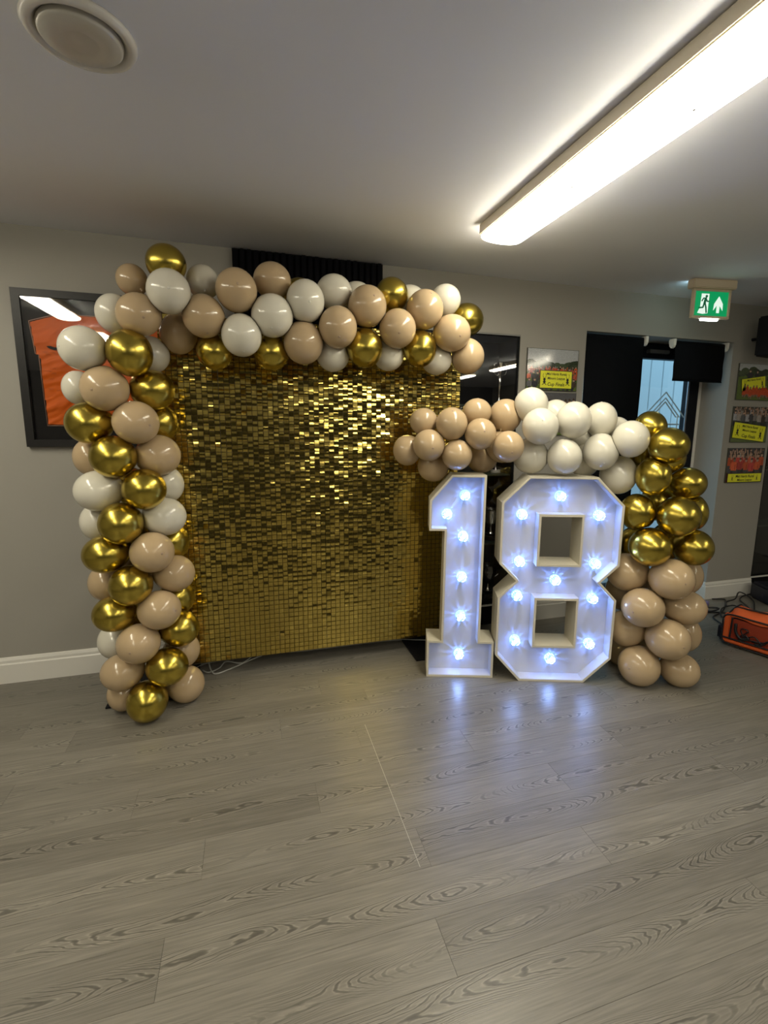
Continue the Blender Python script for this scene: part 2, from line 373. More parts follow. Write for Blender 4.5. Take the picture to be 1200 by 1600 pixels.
# ------------------------------------------------------------------ display cabinets
def cabinet(x0, x1, label):
    t = thing('display_cabinet', label, 'display cabinet', (x0, D, 0)); w = x1-x0; z0, z1 = .17, 2.222; d = .30
    MB().box(.003,w-.003,d-.012,d,.003,z1).box(.003,.015,.004,d-.012,z0,z1).box(w-.015,w-.003,.004,d-.012,z0,z1).box(.015,w-.015,.004,d-.012,z1-.012,z1).box(.015,w-.015,.004,d-.012,z0-.01,z0+.012).build('case', M_black, t)
    MB().box(.003,w-.003,.006,.02,.003,z0-.012).build('plinth', M_black, t)
    MB().box(.003,w-.003,-.006,.012,z0-.012,z0).build('bottom_rail', M_skirt, t)
    MB().box(.003,w-.003,-.002,.008,z1-.006,z1+.001).build('top_rail', mat('grey_rail', (.25,.25,.24), .4), t)
    for z in SH: MB().box(.016,w-.016,.03,d-.014,z-.012,z).build('shelf', mat('dark_shelf', (.02,.03,.02), .35), t)
    MB().box(.012,w*.5-.001,.012,.017,z0+.012,z1-.006).build('glass_door', M_glass, t)
    MB().box(w*.5+.001,w-.012,.012,.017,z0+.012,z1-.006).build('glass_door', M_glass, t)
    MB().lathe([(.006,0),(.009,-.004),(.009,-.010),(.0,-.012)], (w*.5+.03,.012,1.0), 12, 'Y').build('knob', M_silver, t)
    return t
SH = (.66, 1.20, 1.72)
cabinet(CA0, CA1, 'black glass fronted trophy cabinet set in the wall beside the backdrop')
cabinet(CB0, 5.70, 'black cabinet at the right edge of the picture, with a pale bottom rail')
def trophy(x, y, z, h, label, kind, ribbon=False):
    t = thing('trophy', label, 'trophy', (x, y, z), 0)
    if kind == 'flute':
        MB().lathe([(.038,0),(.038,.022),(.0,.022)], seg=20).build('base', mat('marble_base', (.35,.34,.32), .3), t, smooth=True)
        MB().lathe([(.018,.022),(.012,.04),(.006,.07),(.010,.08),(.006,.10),(.016,.14),(.022,h*.55),(.018,h*.62),(.010,h*.66),(.018,h*.70),(.034,h*.95),(.031,h*.96),(.0,h*.80)], seg=20).build('cup', M_silver, t, smooth=True)
        hd = MB()
        for s in (-1,1): hd.tube(spline([(s*.012,0,h*.66),(s*.05,0,h*.72),(s*.052,0,h*.9),(s*.034,0,h*.94)],5), .003, 6)
        hd.build('handles', M_silver, t, smooth='all')
    else:
        MB().lathe([(.055,0),(.055,.03),(.045,.035),(.045,.055),(.0,.055)], seg=20).build('base', M_black, t, smooth=True)
        MB().lathe([(.030,.055),(.012,.08),(.010,.11),(.05,h*.5),(.062,h*.72),(.060,h*.86),(.068,h*.9),(.064,h*.9),(.0,h*.6)], seg=24).build('cup', M_silver, t, smooth=True)
        hd = MB()
        for s in (-1,1): hd.tube(spline([(s*.05,0,h*.52),(s*.095,0,h*.62),(s*.09,0,h*.82),(s*.062,0,h*.84)],5), .004, 6)
        hd.build('handles', M_silver, t, smooth='all')
    return t
trophy(1.86, D+.15, 1.72, .34, 'tall slender silver trophy on the upper shelf, above the low garland', 'flute')
trophy(1.855, D+.15, 1.20-.54+.003+.54-.0, .30, 'silver trophy seen in the gap between one and eight, upper shelf', 'flute')
trophy(1.835, D+.15, .66, .28, 'dark two-handled cup on the low shelf, seen between one and eight', 'cup')
trophy(1.83, D+.15, .182, .30, 'two-handled cup on the cabinet bottom, seen between one and eight', 'cup')

# ------------------------------------------------------------------ picture prints on the wall
M_print = attr_mat('glossy_print', .10, .6, .3)
random.seed(12)
def mix(a, b, t): return tuple(a[i]*(1-t)+b[i]*t for i in range(3))
def lerp3(c, k): return (c[0]*k, c[1]*k, c[2]*k)
PW, PH = 132, 100
def scene_print(people, sky, ground, horizon, trees=True, seed=0):
    """paints a small team photograph: people = [(x, y, scale, shirt, arms)] back to front"""
    rg = np.random.RandomState(seed); im = np.zeros((PH, PW, 3)); X, Y = np.meshgrid((np.arange(PW)+.5)/PW, (np.arange(PH)+.5)/PH)
    im[:] = sky; im[Y < horizon] = ground
    if trees:
        for k in range(26):
            cx_, r = rg.uniform(-.05,1.05), rg.uniform(.05,.13); cy_ = horizon+rg.uniform(.0,.12)
            im[((X-cx_)**2/1.0+((Y-cy_)*1.15)**2) < r*r] = np.array((.035,.05,.025))*rg.uniform(.5,1.7)
    for x, y, s, col, arms in people:
        a = PW/PH; dx, dy = (X-x)*1.35/s, (Y-y)/s; col = np.array(col)*rg.uniform(.7,1.25)
        im[(np.abs(dx+dy*.1*rg.randn()) < .26-.1*np.clip(-dy,0,1)) & (dy < -.30) & (dy > -1.05)] = np.array((.03,.03,.035))*rg.uniform(.5,2)
        im[(np.abs(dx) < .30-.16*np.clip(dy-.15,0,1)) & (dy < .42) & (dy > -.36)] = col
        im[(np.abs(dx-.12) < .05) & (dy < .2) & (dy > -.3)] = col*.55
        for q in (-1,1):
            if arms: im[(np.abs(dx*q-.30-(dy-.3)*.25) < .08) & (dy < .95) & (dy > .25)] = (.40,.24,.17) if rg.rand() < .7 else col
            else: im[(np.abs(dx*q-.36+dy*.1) < .07) & (dy < .36) & (dy > -.2)] = col*.8
        skin = np.array(((.48,.30,.22),(.42,.26,.19),(.20,.12,.08))[rg.randint(3)])
        im[(dx*dx+((dy-.62)*.85)**2) < .0225] = skin
        im[(dx*dx+((dy-.69)*.85)**2 < .021) & (dy > .68)] = (.06,.04,.03)
    im *= rg.uniform(.82,1.18,(PH,PW,1))
    return lambda u, v: im[min(PH-1,int(v*PH)), min(PW-1,int(u*PW))]
def rowp(n, x0, x1, y, s, pal, seed, arms=False):
    rg = random.Random(seed); return [(x0+(x1-x0)*(k+.5)/n+rg.uniform(-.012,.012), y+rg.uniform(-.025,.025), s*rg.uniform(.92,1.1), pal[rg.randrange(len(pal))], arms and rg.random() < .6) for k in range(n)]
OR = [(.50,.06,.02),(.55,.09,.03),(.45,.05,.04),(.03,.03,.03),(.55,.12,.06)]
DK = [(.05,.05,.06),(.14,.14,.15),(.03,.03,.04),(.30,.27,.25),(.06,.04,.03)]
M_yel = mat('yellow_board', (.80,.80,.03), .35); M_ink = mat('black_ink', (.015,.02,.01), .5)
def banner(t, x, z, w, h, rot, lines, ox=-.016, clip=1.):
    """yellow printed board with lettering and a horned crest at each side"""
    e = bpy.data.objects.new('banner', None)
    b = MB().box(-w/2-.005,w/2+.005,-.0008,0,-h/2-.005,h/2+.005).build('sign_border', M_ink, t)
    b.location = (x, ox, z); b.rotation_euler = (0, rot, 0)
    y = MB().box(-w/2,w/2,-.0016,-.0009,-h/2,h/2).build('yellow_sign', M_yel, t); y.location = (x, ox, z); y.rotation_euler = (0, rot, 0)
    for k, (txt, s, dz) in enumerate(lines): ico_text(txt, s, 'lettering', M_ink, y, (0, -.0019, dz), (PI/2,0,0), .15)
    for s in (-1, 1):
        c = MB(); q = h/.14
        for j in (-1, 1):
            c.tube([(j*.006*q,-.0022,.012*q),(j*.014*q,-.0022,.022*q),(j*.015*q,-.0022,.036*q),(j*.009*q,-.0022,.048*q)], .0016*q, 5)
            c.tube([(j*.020*q,-.0022,-.046*q),(-j*.014*q,-.0022,-.020*q)], .0026*q, 5)
        c.lathe([(.0003,-.0030),(.011*q,-.0026),(.012*q,-.0018)], (0,0,0), 14, 'Y'); c.lathe([(.0003,-.0030),(.009*q,-.0026),(.010*q,-.0018)], (0,0,-.018*q), 12, 'Y')
        o = c.build('crest', M_ink, y); o.location = (s*w*.37, 0, 0)
def poster(x0, x1, z0, z1, label, fn, bow=.004):
    t = thing('team_picture', label, 'picture', (x0, D, z0)); w, h = x1-x0, z1-z0
    MB().box(0,w,-.012,-.001,0,h).build('board', mat('print_board', (.06,.06,.045), .5) if 'print_board' not in bpy.data.materials else bpy.data.materials['print_board'], t)
    print_grid('printed_face', w-.006, h-.006, PW, PH, fn, M_print, t, -.0125, bow, .003, .003)
    return t, w, h
GR = (.10,.15,.03); SK = (.42,.44,.46)
TXT = lambda k: [('Mid Herts Rural', .026*k, .040*k), ('Minors League', .026*k, .008*k), ('Cup Finals', .036*k, -.036*k)]
t, w, h = poster(1.992, 2.437, 1.835, 2.14, 'team picture with trees and yellow sign, beside the trophy cabinet', scene_print(rowp(15,0,1,.50,.10,DK+OR,1)+rowp(14,0,1,.44,.13,OR,2,True)+rowp(12,0,1,.32,.16,OR+DK[:1],3)+rowp(9,0,1,.16,.18,DK+OR[:1],4), SK, GR, .56, True, 1))
banner(t, w*.57, .082, .275, .125, 0, TXT(1))
t, w, h = poster(2.10, 2.44, 1.50, 1.822, 'second team picture, almost hidden behind the topmost cream balloons', scene_print(rowp(9,0,1,.6,.3,DK,5)+rowp(8,0,1,.4,.3,OR,6), (.10,.10,.11), GR, .3, False, 2))
t, w, h = poster(4.075, 4.50, 1.815, 2.125, 'upper of three right hand team pictures, orange players kneeling on grass', scene_print([(.30,.66,.22,(.03,.03,.035),False),(.50,.66,.2,(.03,.03,.04),False),(.85,.60,.2,(.05,.05,.05),False)], (.40,.42,.43), GR, .70, True, 3))
banner(t, w*.42, .142, .27, .10, -.14, [('Mid Herts Rural', .024, .032)], -.0172)
kp = MB()
for k in range(9):                            # the kneeling row is printed over the board: flat cut shapes a hair proud
    x, z = .075+k*.036, .085+.010*math.sin(k*2.2); fn_ = lambda a,b,d: (x+a, d, z+b)
    kp.prism([(-.020,-.045),(.020,-.045),(.017,.012),(.008,.024),(-.008,.024),(-.017,.012)], fn_, -.0188-.0001*k, -.0183)
kp.build('kneeling_players', tex_var(mat('print_orange', (.50,.07,.02), .2), 60, .6), t, kind='stuff')
hp = MB()
for k in range(9):
    x, z = .075+k*.036, .085+.010*math.sin(k*2.2); hp.lathe([(.0003,-.0205),(.0085,-.0203),(.0090,-.0185)], (x,0,z+.030), 12, 'Y'); hp.box(x-.018,x-.004,-.0204,-.0185,z-.060,z-.043); hp.box(x+.004,x+.018,-.0204,-.0185,z-.064,z-.043)
hp.build('faces_and_boots', mat('print_skin', (.22,.14,.10), .3), t, kind='stuff')
t, w, h = poster(4.068, 4.495, 1.445, 1.758, 'middle of three right hand team pictures, big tilted yellow sign', scene_print(rowp(11,0,1,.84,.18,DK,7,True)+rowp(9,0,1,.68,.24,DK+[(.30,.30,.33),(.22,.20,.20)],8,True), (.04,.045,.04), (.12,.16,.06), .5, True, 4))
banner(t, w*.47, .092, .375, .135, .10, TXT(1.1), -.0185)
t, w, h = poster(4.064, 4.50, 1.085, 1.395, 'lowest of three right hand team pictures, orange team cheering', scene_print(rowp(9,0,1,.80,.20,DK,9,True)+rowp(9,0,1,.60,.30,OR[:3]+OR[4:],10,True)+rowp(5,.1,.9,.46,.30,OR[:3],11), (.05,.05,.06), (.08,.03,.03), .3, False, 5))
banner(t, w*.5, .043, .400, .074, 0, [('Mid Herts Rural', .034, .013), ('Minors League', .030, -.020)], -.0185)

# ------------------------------------------------------------------ glazed door in the recess
YD = D+.30
d1 = struct(MB().box(DR0,DR0+.07,YD-.03,YD+.04,0,DRZ).box(DR1-.14,DR1-.03,YD-.03,YD+.04,0,DRZ).box(DR0+.07,DR1-.14,YD-.03,YD+.04,2.165,DRZ).box(DR0+.07,DR1-.14,YD-.03,YD+.04,0,.12).box(3.19,3.26,YD-.03,YD+.04,.12,2.165).build('door_1', mat('black_door_frame', (.005,.006,.010), .5, spec=.2)))
MB().box(DR1-.03,DR1-.001,YD-.035,YD+.04,0,DRZ).build('white_trim', M_skirt, d1)
MB().box(DR1-.165,DR1-.150,YD-.04,YD-.03,.1,2.2).build('silver_strip', mat('door_aluminium', (.3,.32,.36), .35, .8), d1)
MB().box(DR0+.07,3.19,YD,YD+.006,.12,2.165).build('pane', M_glass, d1)
pn = MB().box(3.26,DR1-.14,YD,YD+.006,.12,2.165).build('pane', M_glass, d1)
MB().bbox(3.335,3.55,YD-.075,YD-.03,2.205,2.235,.004).build('door_closer', mat('closer_grey', (.10,.10,.10), .4), d1)
dc = MB(); yk = YD-.0015                     # etched house outline on the pane
def line(a, b, r=.007): dc.tube([(a[0],yk,a[1]),(b[0],yk,b[1])], r, 4)
for s in (0, .05, .085):
    line((3.395+s*1.1,1.665), (3.625,1.885-s*1.0)); line((3.625,1.885-s*1.0), (3.855-s*1.1,1.665))
line((3.60,1.38),(3.60,1.58)); line((3.78,1.38),(3.78,1.69)); line((3.46,1.38),(3.46,1.66)); line((3.44,1.60),(3.80,1.60))
for a in (3.50,3.62,3.70): line((a,1.48),(a+.05,1.48)); line((a,1.42),(a,1.56)); line((a+.05,1.42),(a+.05,1.56)); line((a,1.56),(a+.05,1.56))
dc.build('etched_house', mat('etching', (.42,.56,.64), .6), pn)
def blind(x0, x1, z0, z1, label, sides):
    t = thing('roller_blind', label, 'blind', (x0, D+.03, z1)); w = x1-x0; h = z1-z0
    MB().lathe([(.020,.004),(.020,w-.004)], (0,.010,-.012), 16, 'X').build('roller', M_fabric, t, smooth=True)
    v = []; n = 14
    for j in range(n+1): v += [(.004, -.011+.002*math.sin(j*.9), -.012-(h-.012)*j/n), (w-.004, -.011+.002*math.sin(j*.9+1), -.012-(h-.012)*j/n)]
    f = [(2*j,2*j+1,2*j+3,2*j+2) for j in range(n)]
    o = MB().add(v, f).build('blind_fabric', M_fabric, t, smooth='all'); so = o.modifiers.new('thick', 'SOLIDIFY'); so.thickness = .001
    MB().bbox(.003,w-.003,-.016,-.006,-h-.012,-h,.003).build('bottom_bar', M_fabric, t)
    for s in sides:
        x = 0 if s < 0 else w
        MB().prism([(-.024,.016),(.026,.016),(.030,.0),(.022,-.04),(.004,-.058),(-.012,-.050),(-.022,-.03)], lambda a,b,d: (x+s*d, a-.0, b), .001, .026).build('bracket', M_white, t, smooth=False)
    return t
blind(DR0+.012, 3.075, .95, 2.275, 'wide black roller blind pulled down behind the cream balloons', (1,))
blind(3.385, 3.930, 1.965, 2.272, 'short black roller blind half rolled up at the right of the recess', (-1,1))
# outside the door: pale boarded building and paving
struct(MB().box(-2,10,3.9,9,-.12,-.02).build('trim_1', tex_var(mat('paving', (.30,.30,.30), .9), 8, .2)))
t = thing('boarded_building', 'pale blue grey boarded building outside behind the glass door', 'building', (4.0, 5.6, 0))
for k in range(18):
    MB().bbox(-1.2+k*.215, -1.2+k*.215+.208, 0, .02, 0, 3.6, .006).build('cladding_board', mat('pale_cladding', (.70,.74,.76), .6) if k == 0 else bpy.data.materials['pale_cladding'], t)
MB().box(-1.2,2.7,.02,.2,0,3.6).build('wall', M_blackmatt, t)

# ------------------------------------------------------------------ exit sign
t = thing('exit_sign', 'lit green running man exit sign hanging from the ceiling', 'exit sign', (3.205, 2.845, ZC), math.radians(-8.6))
MB().bbox(-.172,.172,-.035,.035,-.062,-.0005,.006).build('base_box', mat('sign_cream', (.62,.52,.38), .4), t)
Ms = bpy.data.materials['sign_cream']
w2 = .150
MB().bbox(-w2,w2,-.014,.014,-.262,-.245,.003).bbox(-w2,w2,-.014,.014,-.078,-.062,.003).bbox(-w2,-w2+.018,-.014,.014,-.245,-.078,.003).bbox(w2-.018,w2,-.014,.014,-.245,-.078,.003).build('sign_frame', Ms, t)
def grad_emit(name, lo, hi, z0, z1, s):
    m = mat(name, lo, .4, emit=lo, es=s); return m
M_green = mat('green_panel', (.0,.20,.07), .35, emit=(.0,.26,.08), es=.16); M_sw = mat('white_panel', (.8,.85,.8), .35, emit=(.75,.9,.82), es=.14)
MB().box(-w2+.018,w2-.018,-.006,.006,-.245,-.078).build('green_panel', M_green, t)
pm = MB(); fn = lambda a,b,d: (a, d, b)
pm.prism([(-.082,-.094),(-.022,-.094),(-.024,-.226),(-.062,-.232),(-.104,-.226),(-.092,-.200),(-.086,-.186)], fn, -.0085, -.006)
pm.prism([(.058,-.108),(.092,-.160),(.094,-.205),(.068,-.170),(.068,-.222),(.046,-.222),(.046,-.170),(.020,-.205),(.024,-.160)], fn, -.0085, -.006)
pm.build('white_pictogram', M_sw, t)
pf = MB(); pf.lathe([(.0003,-.0112),(.009,-.0108),(.009,-.0086)], (-.044,0,-.112), 14, 'Y')
def limb(P, r=.0042):
    for a, b in zip(P, P[1:]):
        dx, dz = b[0]-a[0], b[1]-a[1]; L = math.hypot(dx,dz); px, pz = -dz/L*r, dx/L*r; ex, ez = dx/L*r*.6, dz/L*r*.6
        pf.prism([(a[0]+px-ex,a[1]+pz-ez),(b[0]+px+ex,b[1]+pz+ez),(b[0]-px+ex,b[1]-pz+ez),(a[0]-px-ex,a[1]-pz-ez)], fn, -.0108, -.0086)
limb([(-.050,-.128),(-.056,-.160)], .0085); limb([(-.044,-.124),(-.066,-.126),(-.078,-.144)]); limb([(-.046,-.130),(-.036,-.146),(-.020,-.146)])
limb([(-.058,-.160),(-.066,-.188),(-.098,-.192)], .005); limb([(-.052,-.158),(-.042,-.188),(-.036,-.222)], .005)
pf.build('running_figure', mat('figure_green', (.0,.10,.04), .4, emit=(0,.10,.04), es=.1), t)
MB().bbox(-.066,.066,-.012,.012,-.276,-.262,.003).build('lamp_strip', mat('sign_lamp', (1,1,1), .3, emit=(.85,1,.98), es=4.), t)
MB().bbox(-.165,-.06,.0355,.0385,-.055,-.015,.001).build('rear_glow', mat('sign_rear_glow', (1,1,1), .3, emit=(.6,.9,1), es=1.2), t)  # hidden glowing plate added to throw a bluish glow behind the sign

# ------------------------------------------------------------------ wall speaker
t = thing('speaker', 'black loudspeaker cut by the right edge, high on the wall', 'speaker', (4.235, 3.09, 2.325), math.radians(12))
MB().bbox(-.13,.13,-.10,.10,-.16,.16,.012).build('cabinet', M_blackmatt, t)
MB().bbox(-.118,.118,-.108,-.099,-.148,.148,.004).build('grille', M_fabric, t)
MB().lathe([(.012,0),(.012,.19)], (0,.0,0), 10, 'Y').build('bracket', M_blackmatt, t)

# ------------------------------------------------------------------ sequin backdrop
BX0, BX1, BZ0, BY = -.46, 1.34, .105, 3.0
NC, NR = 60, 68; P = .03
t = thing('sequin_backdrop', 'gold sequin wall backdrop filling the balloon arch', 'backdrop', (BX0, BY, 0))
for i in range(6):
    MB().bbox(i*.3+.0008,(i+1)*.3-.0008,.004,.010,BZ0-.004,BZ0+NR*P,.001).build('backing_panel', M_seqb, t)
MB().tube([(0.02,.035,.0),(.02,.035,2.1)], .012).tube([(1.78,.035,.0),(1.78,.035,2.1)], .012).tube([(.02,.035,2.09),(1.78,.035,2.09)], .012).build('stand_frame', M_blackmatt, t)
MB().bbox(-.355,.10,-.205,.19,.0005,.010,.002).build('foot_plate', M_blackmatt, t)
MB().bbox(1.475,1.98,-.150,.22,.0005,.010,.002).build('foot_plate', M_blackmatt, t)
def sequin_vf(curve):
    h = .0142; w = .0133; v = []; z = [0, -h*.65, -h*1.3, -1.9*h]; dy = [0, -.0005*curve, -.0004*curve, .0004*curve]
    for zz, yy in zip(z, dy): v += [(-w, yy, zz), (w, yy, zz), (-w, yy+.0009, zz), (w, yy+.0009, zz)]
    f = []
    for k in range(3):
        a = 4*k; f += [(a,a+4,a+5,a+1), (a+2,a+3,a+7,a+6), (a,a+2,a+6,a+4), (a+1,a+5,a+7,a+3)]
    f += [(0,1,3,2), (12,14,15,13)]
    return v, f
random.seed(7); variants = []
for c in (.5,1.4,2.6,-1.2):
    v, f = sequin_vf(c); me = bpy.data.meshes.new('sequin'); me.from_pydata(v, [], f); me.update(); me.materials.append(M_seq)
    me.polygons.foreach_set('use_smooth', [True]*len(me.polygons)); me.set_sharp_from_angle(angle=math.radians(35)); variants.append((me, v, f))
cells = []
for i in range(NC):
    colt = random.gauss(0, .012)
    for j in range(NR):
        x = (i+.5)*P; z = BZ0+(j+1)*P-.0008
        lo = j/NR                               # sequins hang truer near the bottom
        amp = .016+.120*min(1, max(0, (lo-.18)/.45))
        n1 = mnoise.noise(Vector((i*.07, j*.05, 3))); n2 = mnoise.noise(Vector((i*.35, j*.9, 9)))
        tilt = .035+colt+amp*(.9*random.gauss(0,.75)+1.0*n2)+.07*n1
        yaw = random.gauss(0, .012+.02*lo)+.03*mnoise.noise(Vector((i*.2,j*.2,20)))
        roll = random.gauss(0, .012)
        if random.random() < .008: yaw += random.choice((-.25,.25)); tilt += random.uniform(-.1,.25)
        zc = .287*(x+BX0)+.944*BY-.16*(z-1.55)
        vis = (x+BX0) > -.33 and z < 1.86
        cells.append((zc if vis else 99, x, z, tilt, yaw, roll, random.randrange(4)))
cells.sort()
bulk = MB()
for n, (zc, x, z, tilt, yaw, roll, kv) in enumerate(cells):
    M = Matrix.Translation((x, -.0005-abs(math.sin(yaw))*.014, z)) @ Matrix.Rotation(yaw,4,'Z') @ Matrix.Rotation(roll,4,'Y') @ Matrix.Rotation(-max(-.05,tilt),4,'X')
    if n < 300:
        o = bpy.data.objects.new('sequin', variants[kv][0]); COL.objects.link(o); o.parent = t; o.matrix_local = M
    else:
        bulk.add([M @ Vector(p) for p in variants[kv][1]], variants[kv][2])
bulk.build('sequins', M_seq, t, smooth=True, kind='stuff')

# ------------------------------------------------------------------ light-up numbers
LEDC = (.14,.27,1.)
M_bulb = mat('bulb_glow', (.8,.9,1), .2, emit=(.30,.80,1.), es=.11)
M_core = mat('bulb_core', (.9,1,1), .2, emit=(.28,.44,1.), es=28.)
M_bulb2 = mat('bulb_facet', (.5,.7,.75), .15, emit=(.15,.50,.65), es=.035)
M_rib = mat('bulb_rib', (.6,.72,.75), .2, emit=(.3,.75,.9), es=.16)
def inset(poly, d):
    """offset a counter-clockwise polygon inwards by d"""
    out = []; n = len(poly)
    for i in range(n):
        p0, p1, p2 = Vector(poly[i-1]), Vector(poly[i]), Vector(poly[(i+1)%n])
        a = (p1-p0).normalized(); b = (p2-p1).normalized(); na = Vector((-a.y,a.x)); nb = Vector((-b.y,b.x))
        k = (na+nb); out.append(tuple(p1 + k*(d/max(.2, 1+na.dot(nb)))))
    return out
def number(name, label, outer, holes, bulbs, loc, rz, tray=.088, deep=.185):
    t = thing(name, label, 'light-up number', loc, rz); T = .012
    P3 = lambda p, y: (p[0], y, p[1])
    def wall_ring(poly, d, y1):
        inn = inset(poly, d); n = len(poly); v = [P3(p,0) for p in poly]+[P3(p,0) for p in inn]+[P3(p,y1) for p in poly]+[P3(p,y1) for p in inn]; f = []
        for i in range(n):
            j = (i+1)%n; f += [(i,j,n+j,n+i),(i,2*n+i,2*n+j,j),(n+i,n+j,3*n+j,3*n+i),(2*n+i,3*n+i,3*n+j,2*n+j)]
        return MB().add(v, f)
    wall_ring(outer, T, deep).build('side_wall', M_numrim, t)
    for hpoly in holes: wall_ring(hpoly, -T, deep).build('opening_surround', M_numrim, t)
    def board(y0, y1, nm, m, e):
        loops = [inset(outer, e)] + [inset(hp, -e) for hp in holes]; flat = [p for l in loops for p in l]; n = len(flat)
        tr = tessellate_polygon([[Vector((p[0],p[1],0)) for p in l] for l in loops])
        v = [P3(p,y0) for p in flat]+[P3(p,y1) for p in flat]; f = [tuple(a) for a in tr]+[tuple(n+i for i in reversed(a)) for a in tr]; k = 0
        for l in loops:
            L = len(l); f += [(k+i,k+(i+1)%L,n+k+(i+1)%L,n+k+i) for i in range(L)]; k += L
        MB().add(v, f).build(nm, m, t)
    board(tray, tray+.006, 'face_board', M_numw, T+.0003); board(deep-.006, deep-.001, 'back_board', M_numrim, T+.0003)
    # white liner inside the tray
    def liner(poly, d0, d1, nm):
        a = inset(poly, d0); b = inset(poly, d1); n = len(a); v = [P3(p,.002) for p in a]+[P3(p,.002) for p in b]+[P3(p,tray-.0005) for p in a]+[P3(p,tray-.0005) for p in b]; f = []
        for i in range(n):
            j = (i+1)%n; f += [(i,j,n+j,n+i),(i,2*n+i,2*n+j,j),(n+i,n+j,3*n+j,3*n+i),(2*n+i,3*n+i,3*n+j,2*n+j)]
        MB().add(v, f).build(nm, M_numw, t)
    liner(outer, T+.0004, T+.0022, 'inner_liner')
    for hp in holes: liner(hp, -T-.0004, -T-.0022, 'inner_liner')
    for (bx, bz) in bulbs:
        b = proto_bulb(t) if not BULB else bulb_copy(t)
        b.location = (bx, tray-.0005, bz); b.rotation_euler = (0, random.uniform(0,.4), 0)
        l = bpy.data.lights.new('led', 'POINT'); l.energy = LED; l.color = LEDC; l.shadow_soft_size = .0016
        lo = bpy.data.objects.new('led', l); COL.objects.link(lo); lo.parent = t; lo.location = (bx, tray-.024, bz)
    return t
BULB = []
def proto_bulb(par):
    b = MB().lathe([(.0325,0),(.0325,-.003),(.029,-.003),(.029,-.0)], seg=32, axis='Y').build('bulb', M_rib, par)
    rb = MB()                                  # opaque ribs added around the LED to cast shadow streaks on the board
    for k in range(17):
        a = 2*PI*k/17+.1*math.sin(k*2.1); c, s = math.cos(a), math.sin(a)
        r0, r1, hw = .019, .0265, .0021*(1+.45*math.sin(k*2.3))
        v = [(r*c-e*s, y, r*s+e*c) for r in (r0,r1) for e in (-hw,hw) for y in (-.003,-.031)]
        rb.add(v, [(0,1,3,2),(4,6,7,5),(0,4,5,1),(2,3,7,6),(1,5,7,3),(0,2,6,4)])
    rb.build('streak_rib', M_rib, b, kind='stuff')
    cap = MB(); spots = MB(); core = MB(); random.seed(3)
    rings = [(.0290,-.031),(.0265,-.036),(.0215,-.0405),(.015,-.0430),(.008,-.0445),(.0,-.0450)]; n = 16
    for k in range(5):
        for i in range(n):
            a0, a1 = 2*PI*(i+.5*(k%2))/n, 2*PI*(i+1+.5*(k%2))/n
            (ra,ya),(rb_,yb) = rings[k], rings[k+1]
            q = [(ra*math.cos(a0),ya,ra*math.sin(a0)),(ra*math.cos(a1),ya,ra*math.sin(a1)),(rb_*math.cos(a1),yb,rb_*math.sin(a1)),(rb_*math.cos(a0),yb,rb_*math.sin(a0))]
            u = random.random()
            (spots if u < (.30,.62,.45,.25,.0)[k] else core if k >= 4 or u > .86 else cap).add(q, [(0,1,2,3)])
    cap.lathe([(.0,-.0312),(.0289,-.0310)], seg=28, axis='Y')
    cap.build('lens_glow', M_bulb, b); spots.build('lens_facet', M_bulb2, b); core.build('lens_core', M_core, b)
    BULB.append(b); return b
def bulb_copy(par):
    s = BULB[0]; c = s.copy(); COL.objects.link(c); c.parent = par
    for ch in s.children: d = ch.copy(); COL.objects.link(d); d.parent = c
    return c
def ccw(p):
    return p if sum(p[i-1][0]*p[i][1]-p[i][0]*p[i-1][1] for i in range(len(p))) > 0 else p[::-1]
one = ccw([(0,0),(.415,0),(.415,.238),(.327,.238),(.332,1.275),(.128,1.275),(0,1.122),(0,.938),(.092,.938),(.088,.238),(0,.238)])
number('light_up_number_one', 'white light-up number one with six glowing bulbs', one, [],
       [(.216,1.145),(.110,1.028),(.212,.890),(.211,.632),(.212,.376),(.208,.120)], (1.011,2.649,.0005), math.radians(-18.1))
eight = ccw([(.015,0),(.41,0),(.567,.16),(.570,.535),(.469,.643),(.572,.747),(.574,1.11),(.412,1.275),(.018,1.275),(-.136,1.12),(-.136,.748),(-.032,.643),(-.136,.537),(-.136,.165)])
hole = lambda z: [(.098,z),(.335,z),(.335,z+.29),(.098,z+.29)]
number('light_up_number_eight', 'white light-up number eight with eleven glowing bulbs', eight, [hole(.749), hole(.236)],
       [(.222,1.152),(0.000,1.038),(.458,1.038),(0.000,.745),(.455,.740),(.222,.632),(-.006,.528),(.456,.519),(-.004,.233),(.456,.224),(.220,.118)], (1.531,2.447,.0005), math.radians(-18.9))

